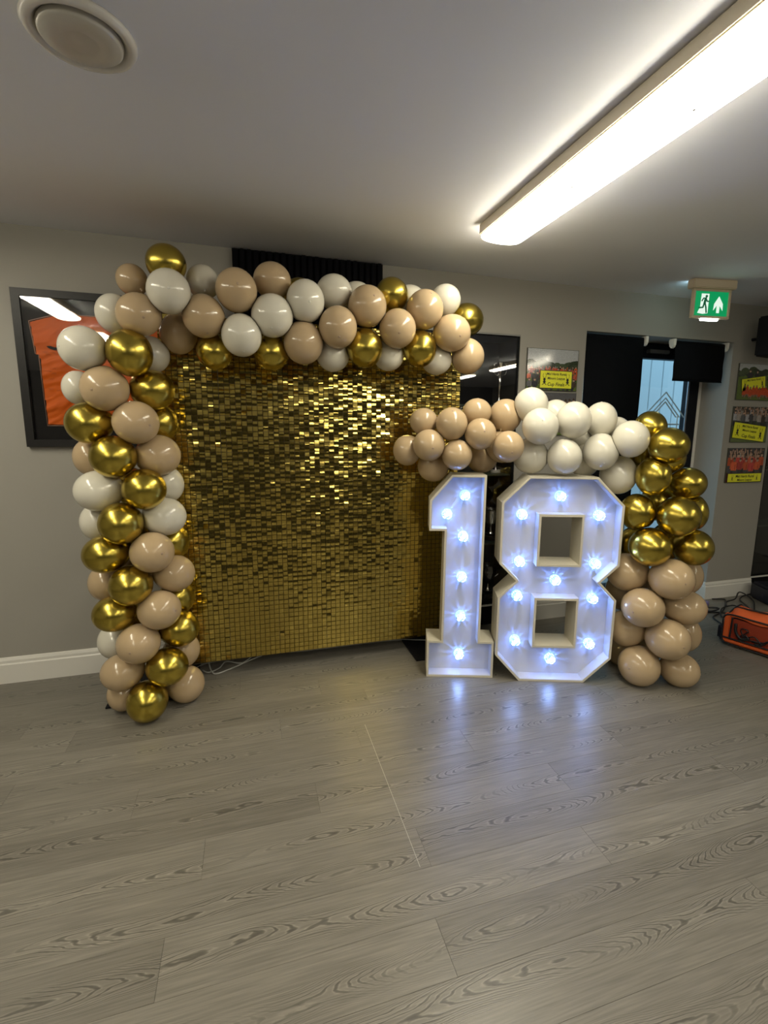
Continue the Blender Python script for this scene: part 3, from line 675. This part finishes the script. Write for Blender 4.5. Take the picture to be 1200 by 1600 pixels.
# ------------------------------------------------------------------ balloons
BAL = [
('L', 'g', 'deep set gold balloon inside the left column above the front beige one', -0.606, 2.817, 0.428, 0.094, 0.104),
('L', 'b', 'deep set beige balloon inside the left column between the gold ones at knee height', -0.616, 2.818, 0.74, 0.091, 0.103),
('L', 'g', 'deep set gold balloon in the core of the left column below the middle white pair', -0.616, 2.835, 0.966, 0.09, 0.103),
('L', 'g', 'deep set gold balloon inside the left column between the two large white ones', -0.612, 2.857, 1.223, 0.089, 0.102),
('L', 'g', 'lowest gold chrome balloon, resting on the floor at the foot of the left column', -0.57, 2.64, 0.1, 0.102, 0.108),
('L', 'b', 'beige balloon on the floor at the right foot of the left column', -0.395, 2.78, 0.095, 0.097, 0.103),
('L', 'b', 'half hidden beige balloon beside the black base plate at the left column foot', -0.705, 2.769, 0.096, 0.088, 0.096),
('L', 'b', 'beige balloon at the left edge of the left column, just above the black base plate', -0.691, 2.693, 0.258, 0.103, 0.095),
('L', 'g', 'second lowest gold chrome balloon of the left column, right of centre', -0.463, 2.645, 0.279, 0.105, 0.1),
('L', 'b', 'mostly hidden beige balloon over the white cables under the backdrop corner', -0.415, 2.835, 0.277, 0.097, 0.102),
('L', 'b', 'beige balloon facing the front above the two lowest gold ones of the left column', -0.589, 2.634, 0.43, 0.105, 0.102),
('L', 'w', 'lowest white balloon of the left column, peeping out level with the skirting board', -0.753, 2.864, 0.365, 0.089, 0.1),
('L', 'g', 'lower gold chrome balloon on the right edge of the left column, by the backdrop', -0.402, 2.733, 0.45, 0.099, 0.098),
('L', 'g', 'gold chrome balloon bulging from the left edge above the lowest white balloon', -0.703, 2.693, 0.583, 0.103, 0.093),
('L', 'b', 'beige balloon with a crown spot, right of the lower left edge gold balloon', -0.481, 2.646, 0.598, 0.105, 0.101),
('L', 'g', 'sliver of gold balloon behind the column, under the wide right edge beige one', -0.424, 2.842, 0.593, 0.095, 0.103),
('L', 'g', 'gold chrome balloon in the middle of the left column between two left edge gold ones', -0.603, 2.636, 0.744, 0.102, 0.102),
('L', 'b', 'mostly hidden beige balloon on the left edge between two gold ones', -0.773, 2.859, 0.704, 0.086, 0.1),
('L', 'b', 'beige balloon on the right edge of the left column below its small gold neighbour', -0.41, 2.74, 0.761, 0.1, 0.099),
('L', 'g', 'gold chrome balloon on the left edge just under the small white one', -0.719, 2.693, 0.901, 0.106, 0.096),
('L', 'b', 'beige balloon facing front, right of centre at the mid height of the left column', -0.496, 2.645, 0.908, 0.105, 0.104),
('L', 'g', 'small visible gold balloon under the right edge white one, against the backdrop', -0.43, 2.836, 0.916, 0.092, 0.102),
('L', 'g', 'gold chrome balloon at the centre of the left column between white ones left and right', -0.627, 2.645, 1.064, 0.102, 0.105),
('L', 'w', 'partly hidden white balloon on the left edge under the large white one', -0.78, 2.835, 1.044, 0.082, 0.098),
('L', 'w', 'large white balloon on the right edge of the left column at mid height', -0.441, 2.737, 1.074, 0.106, 0.101),
('L', 'g', 'gold chrome balloon right of the large left edge white balloon', -0.51, 2.645, 1.233, 0.102, 0.102),
('L', 'w', 'partly hidden white balloon on the right edge behind a gold one', -0.439, 2.831, 1.232, 0.09, 0.1),
('L', 'w', 'large white balloon on the left edge of the left column at mid height', -0.733, 2.723, 1.22, 0.109, 0.102),
('L', 'g', 'gold chrome balloon directly above the mid height left edge white balloon', -0.636, 2.645, 1.394, 0.104, 0.102),
('L', 'b', 'beige balloon on the right edge under a front facing beige one', -0.451, 2.74, 1.395, 0.106, 0.105),
('L', 'b', 'partly hidden beige balloon on the left edge under the wall frame corner', -0.785, 2.835, 1.382, 0.08, 0.095),
('L', 'g', 'gold chrome balloon on the left edge covering the lower corner of the framed shirt', -0.74, 2.693, 1.554, 0.102, 0.1),
('L', 'b', 'beige balloon with a crown spot, right of the gold one at the shirt frame corner', -0.525, 2.645, 1.559, 0.104, 0.104),
('L', 'g', 'partly hidden gold balloon against the upper left of the backdrop', -0.448, 2.835, 1.558, 0.088, 0.097),
('L', 'g', 'gold chrome balloon on the right edge of the left column below the big front gold', -0.457, 2.74, 1.722, 0.103, 0.1),
('L', 'b', 'beige balloon in front of the framed orange shirt', -0.647, 2.645, 1.716, 0.104, 0.106),
('L', 'w', 'small visible white balloon overlapping the orange shirt', -0.811, 2.835, 1.728, 0.072, 0.084),
('L', 'g', 'highest gold chrome balloon of the left column, front facing at the arch corner', -0.528, 2.638, 1.884, 0.101, 0.11),
('L', 'w', 'large leftmost white balloon covering the framed shirt', -0.725, 2.645, 1.895, 0.099, 0.101),
('L', 'w', 'white balloon tucked right of the highest front gold balloon of the column', -0.465, 2.833, 1.905, 0.085, 0.091),
('T', 'g', 'gold chrome balloon on the very top of the arch, highest of all', -0.359, 2.743, 2.33, 0.093, 0.089),
('T', 'b', 'beige balloon behind the upper left shoulder of the arch', -0.532, 2.832, 2.262, 0.073, 0.075),
('T', 'w', 'large white balloon just under the topmost gold balloon', -0.339, 2.62, 2.171, 0.098, 0.102),
('T', 'w', 'white balloon behind the arch, right of the large white shoulder balloon', -0.201, 2.845, 2.286, 0.083, 0.085),
('T', 'b', 'beige balloon in front of the left end of the black slatted panel', -0.035, 2.662, 2.213, 0.1, 0.105),
('T', 'w', 'white balloon on the outer left shoulder, over the frame corner', -0.607, 2.758, 2.08, 0.083, 0.093),
('T', 'b', 'wide beige balloon on the left shoulder of the arch above the gold front one', -0.481, 2.655, 2.064, 0.099, 0.099),
('T', 'b', 'beige balloon with a dark crown spot near the left end of the top garland', -0.194, 2.674, 2.08, 0.1, 0.103),
('T', 'b', 'shaded beige balloon inside the upper left corner of the arch', -0.335, 2.842, 2.016, 0.091, 0.101),
('T', 'g', 'leftmost gold balloon hanging under the top garland', -0.156, 2.753, 1.923, 0.09, 0.088),
('T', 'w', 'white balloon low in the top garland, between the two left hanging gold ones', -0.019, 2.656, 1.997, 0.098, 0.103),
('T', 'b', 'darker beige balloon rising highest in front of the black slatted panel', 0.145, 2.763, 2.302, 0.097, 0.091),
('T', 'w', 'white balloon in the top garland directly below the highest beige one', 0.135, 2.67, 2.106, 0.105, 0.107),
('T', 'w', 'white balloon in front of the middle of the black slatted panel', 0.306, 2.679, 2.193, 0.098, 0.108),
('T', 'g', 'dark gold balloon peeping out behind the white one by the slatted panel', 0.296, 2.864, 2.269, 0.094, 0.088),
('T', 'w', 'white balloon at the back of the garland below the black slatted panel', 0.473, 2.771, 2.278, 0.097, 0.089),
('T', 'w', 'small visible part of a white balloon at the right end of the slatted panel', 0.618, 2.865, 2.276, 0.099, 0.091),
('T', 'b', 'beige balloon left of the upper gold balloon of the top garland', 0.639, 2.686, 2.195, 0.104, 0.109),
('T', 'g', 'gold chrome balloon on top of the garland at the right end of the slatted panel', 0.798, 2.766, 2.287, 0.094, 0.093),
('T', 'w', 'sliver of white balloon between the upper gold one and a beige one', 0.936, 2.861, 2.282, 0.103, 0.094),
('T', 'b', 'beige balloon right of the upper gold balloon of the top garland', 0.973, 2.694, 2.206, 0.104, 0.107),
('T', 'w', 'white balloon highest at the right end of the top garland', 1.138, 2.796, 2.295, 0.09, 0.087),
('T', 'g', 'gold balloon behind the right tip of the top garland', 1.304, 2.857, 2.204, 0.106, 0.099),
('T', 'b', 'yellowish beige balloon near the right tip of the top garland', 1.139, 2.691, 2.088, 0.11, 0.104),
('T', 'b', 'beige balloon between the two right hand front gold balloons of the garland', 0.806, 2.67, 2.087, 0.102, 0.106),
('T', 'b', 'beige balloon with a crown spot in the middle of the top garland', 0.472, 2.659, 2.07, 0.101, 0.109),
('T', 'b', 'shaded beige balloon low in the middle of the top garland', 0.294, 2.706, 1.986, 0.104, 0.11),
('T', 'g', 'second gold balloon from the left hanging under the top garland', 0.13, 2.77, 1.937, 0.093, 0.092),
('T', 'g', 'third gold balloon from the left hanging under the top garland', 0.628, 2.699, 1.977, 0.098, 0.104),
('T', 'w', 'white balloon under the garland between the shaded beige and a gold one', 0.464, 2.783, 1.942, 0.092, 0.089),
('T', 'g', 'rightmost gold balloon hanging under the top garland', 0.953, 2.71, 1.992, 0.095, 0.101),
('T', 'w', 'white balloon under the garland between the two right hanging gold balloons', 0.788, 2.787, 1.956, 0.089, 0.085),
('T', 'w', 'white balloon under the garland right of the last hanging gold balloon', 1.092, 2.802, 1.951, 0.092, 0.088),
('T', 'b', 'beige balloon at the lower right tip of the top garland', 1.274, 2.754, 1.972, 0.098, 0.103),
('M', 'b', 'beige balloon upper left in the garland over the number one', 1.002, 2.759, 1.586, 0.084, 0.079),
('M', 'b', 'second beige balloon from the left in the upper row over the number one', 1.129, 2.631, 1.572, 0.092, 0.095),
('M', 'b', 'topmost small beige balloon of the low garland', 1.304, 2.666, 1.642, 0.087, 0.082),
('M', 'b', 'last upper beige balloon before the cream ones begin', 1.489, 2.653, 1.626, 0.098, 0.099),
('M', 'b', 'beige balloon with a crown spot under the topmost small beige one', 1.285, 2.569, 1.515, 0.091, 0.092),
('M', 'b', 'round beige balloon over the left shoulder of the number one', 1.002, 2.664, 1.447, 0.093, 0.093),
('M', 'b', 'leftmost beige balloon at the tip of the low garland', 0.913, 2.799, 1.411, 0.085, 0.093),
('M', 'b', 'beige balloon right above the top of the number one, lit blue from below', 1.163, 2.619, 1.391, 0.089, 0.09),
('M', 'b', 'last lower beige balloon before the cream ones begin', 1.429, 2.499, 1.444, 0.09, 0.092),
('M', 'b', 'shaded beige balloon hanging lowest, behind the shoulder of the number one', 1.091, 2.814, 1.313, 0.099, 0.099),
('M', 'b', 'shaded beige balloon above the gap between one and eight', 1.406, 2.78, 1.368, 0.1, 0.101),
('M', 'b', 'sliver of beige balloon behind the last lower beige one', 1.475, 2.657, 1.437, 0.095, 0.097),
('M', 'w', 'topmost cream balloon of the low garland', 1.594, 2.545, 1.688, 0.098, 0.1),
('M', 'w', 'front cream balloon below the topmost one', 1.588, 2.428, 1.562, 0.101, 0.104),
('M', 'w', 'small visible cream balloon right of the topmost one', 1.793, 2.586, 1.629, 0.092, 0.096),
('M', 'w', 'front cream balloon in the middle of the cream section', 1.789, 2.401, 1.6, 0.095, 0.105),
('M', 'w', 'upper cream balloon in front of the black blind', 1.994, 2.426, 1.607, 0.088, 0.101),
('M', 'w', 'sliver of cream balloon right of the one before the blind', 2.146, 2.47, 1.529, 0.087, 0.097),
('M', 'w', 'rightmost upper cream balloon touching the gold ones', 2.064, 2.252, 1.496, 0.096, 0.104),
('M', 'w', 'cream balloon above the right top corner of the number eight', 1.954, 2.356, 1.419, 0.097, 0.107),
('M', 'w', 'cream balloon above the middle of the number eight', 1.751, 2.415, 1.387, 0.097, 0.104),
('M', 'w', 'cream balloon above the left corner of the number eight', 1.609, 2.545, 1.384, 0.104, 0.103),
('M', 'w', 'lowest cream balloon, beside the upper right corner of the number eight', 2.116, 2.386, 1.275, 0.103, 0.112),
('M', 'w', 'shaded cream balloon between the two over the number eight', 1.966, 2.512, 1.356, 0.09, 0.098),
('M', 'w', 'cream balloon filling the middle behind the front cream ones', 2.013, 2.576, 1.491, 0.092, 0.099),
('R', 'g', 'deep set gold balloon closing the core of the right column behind the middle gold one', 2.462, 2.403, 1.096, 0.103, 0.117),
('R', 'g', 'deep set gold balloon between the two lowest gold ones of the right column', 2.502, 2.339, 0.86, 0.101, 0.117),
('R', 'b', 'deep set beige balloon in the core of the right column, upper beige part', 2.424, 2.345, 0.508, 0.105, 0.117),
('R', 'b', 'deep set beige balloon in the core of the right column near the floor', 2.487, 2.37, 0.186, 0.109, 0.118),
('R', 'g', 'highest gold balloon of the right column, in front of the blue glass door', 2.257, 2.319, 1.561, 0.088, 0.097),
('R', 'g', 'large gold balloon second from the top of the right column', 2.244, 2.162, 1.463, 0.108, 0.101),
('R', 'g', 'sliver of gold balloon under the second highest gold one', 2.395, 2.309, 1.388, 0.095, 0.115),
('R', 'g', 'sliver of gold balloon behind the rightmost cream ones', 2.405, 2.484, 1.402, 0.104, 0.121),
('R', 'g', 'gold balloon directly right of the lowest cream balloon', 2.204, 2.209, 1.287, 0.087, 0.113),
('R', 'g', 'gold balloon on the right edge of the right column, upper of the edge ones', 2.464, 2.21, 1.24, 0.102, 0.094),
('R', 'g', 'gold balloon beside the upper right side of the number eight', 2.183, 2.281, 1.067, 0.095, 0.11),
('R', 'g', 'large gold balloon in the middle of the gold section of the right column', 2.33, 2.127, 1.063, 0.113, 0.115),
('R', 'g', 'gold balloon half hidden behind the large middle gold one, right edge', 2.513, 2.22, 1.06, 0.092, 0.116),
('R', 'g', 'lowest front gold balloon of the right column', 2.213, 2.191, 0.875, 0.116, 0.113),
('R', 'g', 'lowest right edge gold balloon of the right column', 2.493, 2.151, 0.863, 0.106, 0.108),
('R', 'g', 'shaded gold balloon behind the waist of the number eight', 2.381, 2.473, 0.806, 0.108, 0.125),
('R', 'b', 'highest front beige balloon of the right column, right below the gold ones', 2.328, 2.128, 0.69, 0.123, 0.118),
('R', 'b', 'beige balloon next to the waist of the number eight', 2.205, 2.343, 0.678, 0.118, 0.118),
('R', 'b', 'mostly hidden beige balloon on the right edge under the gold section', 2.612, 2.295, 0.639, 0.098, 0.122),
('R', 'b', 'dark shaded beige balloon behind the waist notch of the number eight', 2.355, 2.514, 0.478, 0.113, 0.127),
('R', 'b', 'front beige balloon left of the column centre, second row below the gold', 2.206, 2.195, 0.503, 0.12, 0.115),
('R', 'b', 'wide beige balloon on the right edge of the right column nearest the cables', 2.481, 2.156, 0.491, 0.125, 0.104),
('R', 'b', 'beige balloon next to the lower right side of the number eight', 2.226, 2.333, 0.312, 0.108, 0.114),
('R', 'b', 'large front beige balloon second from the bottom of the right column', 2.34, 2.121, 0.319, 0.124, 0.119),
('R', 'b', 'mostly hidden beige balloon low on the right edge of the right column', 2.584, 2.239, 0.279, 0.099, 0.119),
('R', 'b', 'lowest front left beige balloon, on the floor under the right column', 2.244, 2.22, 0.116, 0.118, 0.124),
('R', 'b', 'lowest right beige balloon, on the floor at the right column foot', 2.482, 2.14, 0.093, 0.11, 0.103),
('R', 'b', 'dark shaded beige balloon beside the bottom corner of the number eight', 2.382, 2.472, 0.053, 0.115, 0.125),
]
SKEL = {'L': [(-.575,2.74,.06),(-.60,2.74,1.0),(-.63,2.745,1.9),(-.45,2.75,2.15)], 'T': [(-.63,2.745,1.95),(-.45,2.75,2.18),(.3,2.76,2.2),(1.2,2.80,2.12)],
        'M': [(.98,2.76,1.46),(1.5,2.62,1.50),(2.0,2.42,1.50),(2.3,2.33,1.38)], 'R': [(2.37,2.26,.06),(2.35,2.28,1.45)]}
GN = {'L': 'balloons of the left arch column', 'T': 'balloons along the top of the arch', 'M': 'balloons of the low garland over the numbers', 'R': 'balloons of the right column'}
C = np.array([b[3:6] for b in BAL]); RX = np.array([b[6] for b in BAL]); RZ = np.array([b[7] for b in BAL]); RM = (RX+RZ)/2
def nearest(p, poly):
    best = None
    for a, b in zip(poly, poly[1:]):
        a, b = Vector(a), Vector(b); u = max(0, min(1, (p-a).dot(b-a)/(b-a).length_squared)); q = a+(b-a)*u
        if best is None or (p-q).length < (p-best).length: best = q
    return best
NU, NV = 30, 18
th = np.linspace(0, PI, NV+1)[1:-1]; ph = np.linspace(0, 2*PI, NU, endpoint=False)
unit = [(0,0,1.)] + [(math.sin(a)*math.cos(b), math.sin(a)*math.sin(b), math.cos(a)) for a in th for b in ph] + [(0,0,-1.)]
unit = np.array(unit); last = len(unit)-1
ufaces = [(0, 1+i, 1+(i+1)%NU) for i in range(NU)]
for k in range(NV-2):
    for i in range(NU): a = 1+k*NU; ufaces.append((a+i, a+NU+i, a+NU+(i+1)%NU, a+(i+1)%NU))
ufaces += [(1+(NV-2)*NU+(i+1)%NU, 1+(NV-2)*NU+i, last) for i in range(NU)]
knot_me = spot_me = None
mats = {'g': M_gold, 'b': M_bb, 'w': M_bw}
random.seed(21)
for n, (g, c, label, X, Y, Z, a, b) in enumerate(BAL):
    p = Vector((X, Y, Z)); q = nearest(p, SKEL[g]); ax = p-q
    if ax.length < .02: ax = Vector((0,-1,0))
    ax.normalize(); ax = (ax+Vector((random.uniform(-.18,.18), random.uniform(-.12,.05), random.uniform(-.18,.18)))).normalized()
    rot = np.array(ax.to_track_quat('Z', 'Y').to_matrix())
    u = unit.copy(); neg = u[:,2] < 0
    k = 1-.10*u[:,2]**2*neg; u[:,0] *= k; u[:,1] *= k; u[:,2] *= np.where(neg, 1.10, 1.0)
    w3 = u @ rot.T * np.array([a, (a+b)/2*1.02, b]) + C[n]
    for j in range(len(BAL)):
        if j == n: continue
        d = C[j]-C[n]; L = np.linalg.norm(d)
        if L > RM[n]+RM[j]+.04 or L < 1e-4: continue
        d /= L; tt = (L*L+RM[n]**2-RM[j]**2)/(2*L) - .0012
        s = (w3-C[n]) @ d - tt; over = s > 0
        w3[over] -= np.outer(s[over], d)
    w3[:,2] = np.maximum(w3[:,2], .0008)
    on = (w3[:,0] > -.825) & (w3[:,0] < -.35) & (w3[:,1] > 2.785); w3[on,2] = np.maximum(w3[on,2], .0115)   # they rest on the foot plate
    me = bpy.data.meshes.new('balloon'); me.from_pydata((w3-C[n]).tolist(), [], ufaces); me.update()
    me.polygons.foreach_set('use_smooth', [True]*len(me.polygons)); me.materials.append(mats[c])
    o = bpy.data.objects.new('balloon', me); COL.objects.link(o); o.location = C[n]; tag(o, label, 'balloon', GN[g])
    crown = Vector(w3[0]-C[n]); tail = Vector(w3[last]-C[n])
    if knot_me is None:
        ko = MB().lathe([(.002,-.016),(.007,-.015),(.003,-.006),(.009,.006)], seg=10).build('knot', mats[c], o, smooth='all'); knot_me = {c: ko.data}
    else:
        if c not in knot_me: kk = knot_me[next(iter(knot_me))].copy(); kk.materials.clear(); kk.materials.append(mats[c]); knot_me[c] = kk
        ko = bpy.data.objects.new('knot', knot_me[c]); COL.objects.link(ko); ko.parent = o
    ko.location = tail; ko.rotation_euler = ax.to_track_quat('Z','Y').to_euler()
    if c != 'g' and abs(crown.length - RM[n]) < .02:
        if spot_me is None: spot_me = {}
        if c not in spot_me:
            so = MB().lathe([(.0,.0010),(.0035,.0009),(.0060,.0002),(.0066,-.0012)], seg=14).build('crown_spot', M_bspot if c == 'b' else M_wspot, o, smooth='all'); spot_me[c] = so.data
        else: so = bpy.data.objects.new('crown_spot', spot_me[c]); COL.objects.link(so); so.parent = o
        so.location = crown; so.rotation_euler = ax.to_track_quat('Z','Y').to_euler()
# ------------------------------------------------------------------ sports bag, cables
O = Vector((3.275,2.50,0)); t = thing('sports_bag', 'orange and black holdall with mesh front lying at the right edge', 'bag', O, math.atan2(-.94,.34))
# local x runs along the bag (towards the viewer), local -y faces the room
Lb, Wb, Hb = .62, .30, .25
MB().bbox(.02,Lb,.03,Wb,.004,Hb-.02,.03).build('body', mat('dark_bag_fabric', (.012,.012,.02), .7), t, smooth=True)
Mo = M_orange; Mm = mat('mesh_dark_orange', (.30,.035,.010), .75)
MB().prism([(.03,.055),(.03,Hb-.045),(Lb-.02,Hb-.035),(Lb-.02,.055)], lambda a,b,d: (a,.028-.02*math.sin(PI*min(1,max(0,b/Hb)))+d,b), 0, .004).build('mesh_panel', Mm, t)
MB().bbox(.0,Lb,-.006,.045,.022,.058,.010).build('bottom_band', Mo, t, smooth=True)
MB().bbox(-.006,.036,-.004,.035,.03,Hb-.01,.008).build('end_band', Mo, t, smooth=True)
v = []; n = 12
for i in range(n+1):
    x = .02+(Lb-.02)*i/n
    for j, y in enumerate((.0,.08,.17,.27)): v.append((x, y, Hb-.03+[.0,.035,.045,.01][j]+.008*math.sin(i*1.3+j)))
f = [(i*4+j,(i+1)*4+j,(i+1)*4+j+1,i*4+j+1) for i in range(n) for j in range(3)]
o = MB().add(v, f).build('top_flap', Mo, t, smooth='all'); sm = o.modifiers.new('s','SOLIDIFY'); sm.thickness = .006
pp = MB()
for P in ([(.0,-.008,.02),(.3,-.01,.015),(Lb,-.01,.02)], [(-.006,-.006,.03),(-.010,-.006,.14),(.01,-.004,Hb-.02),(.2,-.006,Hb-.015),(Lb,-.006,Hb-.02)], [(.0,-.008,.060),(.3,-.010,.062),(Lb,-.008,.060)],
          [(.03,.12,Hb+.015),(.3,.13,Hb+.02),(Lb,.12,Hb+.015)], [(.040,-.006,.06),(.042,-.004,.14),(.045,-.004,Hb-.03)], [(.01,.0,Hb-.02),(.02,.09,Hb+.01),(.03,.18,Hb+.02),(.02,.27,Hb-.02)]):
    pp.tube(spline(P,6), .006, 6)
pp.build('piping', M_cable, t, smooth='all')
MB().bbox(-.055,-.004,.03,.20,.01,.13,.018).build('end_pocket', mat('navy_pocket', (.008,.009,.025), .6), t, smooth=True)
random.seed(5); cb = MB()
for k in range(9):
    P = [(.08+.055*k+random.uniform(-.03,.03), -.002+random.uniform(-.005,.004), .065+random.uniform(0,.02))]
    for j in range(5): P.append((P[-1][0]+random.uniform(-.05,.07), -.004+random.uniform(-.006,.002), .07+random.uniform(0,.085)))
    cb.tube(spline(P,5), .0045, 6)
cb.tube(spline([(.07,-.004,.18),(.075,-.006,.12),(.11,-.006,.08),(.16,-.004,.10)],5), .010, 6)
cb.build('cables_inside', M_cable, t, smooth='all')
def cable(P, r, label, m, cat='cable', name='cable', group=None):
    return tag(MB().tube(spline(P,8), r, 7).build(name, m, smooth='all'), label, cat, group)
cable([(4.05,3.24,.006),(4.15,3.20,.008),(4.06,3.12,.012),(3.93,3.02,.016),(3.80,2.95,.010),(3.66,2.90,.006),(3.60,2.78,.006)], .006, 'black cable from the balloon column to the bag along the skirting', M_cable)
cable([(3.95,3.02,.028),(4.05,3.10,.030),(4.20,3.14,.028),(4.33,3.20,.06),(4.36,3.10,.02),(4.20,2.96,.010),(3.98,2.80,.008)], .006, 'black cable rising in a high loop in front of the skirting', M_cable)
cable([(3.72,3.00,.006),(3.85,2.93,.008),(3.70,2.86,.020),(3.85,2.98,.034),(4.05,3.02,.022),(3.95,2.88,.010),(3.72,2.77,.006)], .006, 'tangled black cable between the beige balloons and the bag', M_cable)
cable([(4.02,2.80,.008),(4.16,2.98,.008),(4.30,3.17,.010),(4.55,3.24,.012),(4.95,3.25,.006)], .006, 'black cable looping right along the dark cabinet', M_cable)
cable([(3.62,3.05,.006),(3.74,2.98,.02),(3.86,3.02,.02),(3.78,3.08,.01)], .007, 'short black cable end nearest the beige balloons', M_cable)
t = thing('plug', 'small purple grey plug lying among the black cables', 'plug', (3.86,3.14,.0), .6)
MB().bbox(-.035,.035,-.02,.02,.001,.035,.006).build('plug_body', mat('plug_violet', (.20,.16,.34), .4), t, smooth=True)
MB().box(.036,.05,-.004,.004,.012,.02).build('pin', M_silver, t)
t = thing('equipment_case', 'dark case at the right edge behind the orange bag', 'case', (4.36,2.93,0), -.35)
MB().bbox(0,.40,0,.30,.001,.16,.02).build('case_body', mat('navy_case', (.006,.007,.016), .45), t, smooth=True)
MB().bbox(.1,.3,-.014,-.0,.07,.09,.004).build('case_handle', M_blackmatt, t)
cable([(-.34,3.10,.005),(-.30,3.06,.006),(-.24,3.10,.008),(-.20,3.17,.012),(-.10,3.13,.008),(-.02,3.20,.03)], .0045, 'white cable hanging in a loop under the left of the backdrop', M_wcable)
cable([(-.31,3.16,.03),(-.27,3.04,.005),(-.18,3.07,.005),(-.06,3.15,.007),(.06,3.18,.03)], .0045, 'lower white cable lying nearest the viewer under the backdrop', M_wcable)
cable([(-.40,3.12,.006),(-.33,3.18,.01),(-.2,3.2,.01),(.05,3.22,.012),(.3,3.20,.006),(.9,3.20,.006),(1.12,3.14,.013),(1.22,3.10,.013)], .004, 'long white cable running behind the backdrop to the number one', M_wcable)
bpy.context.view_layer.update()
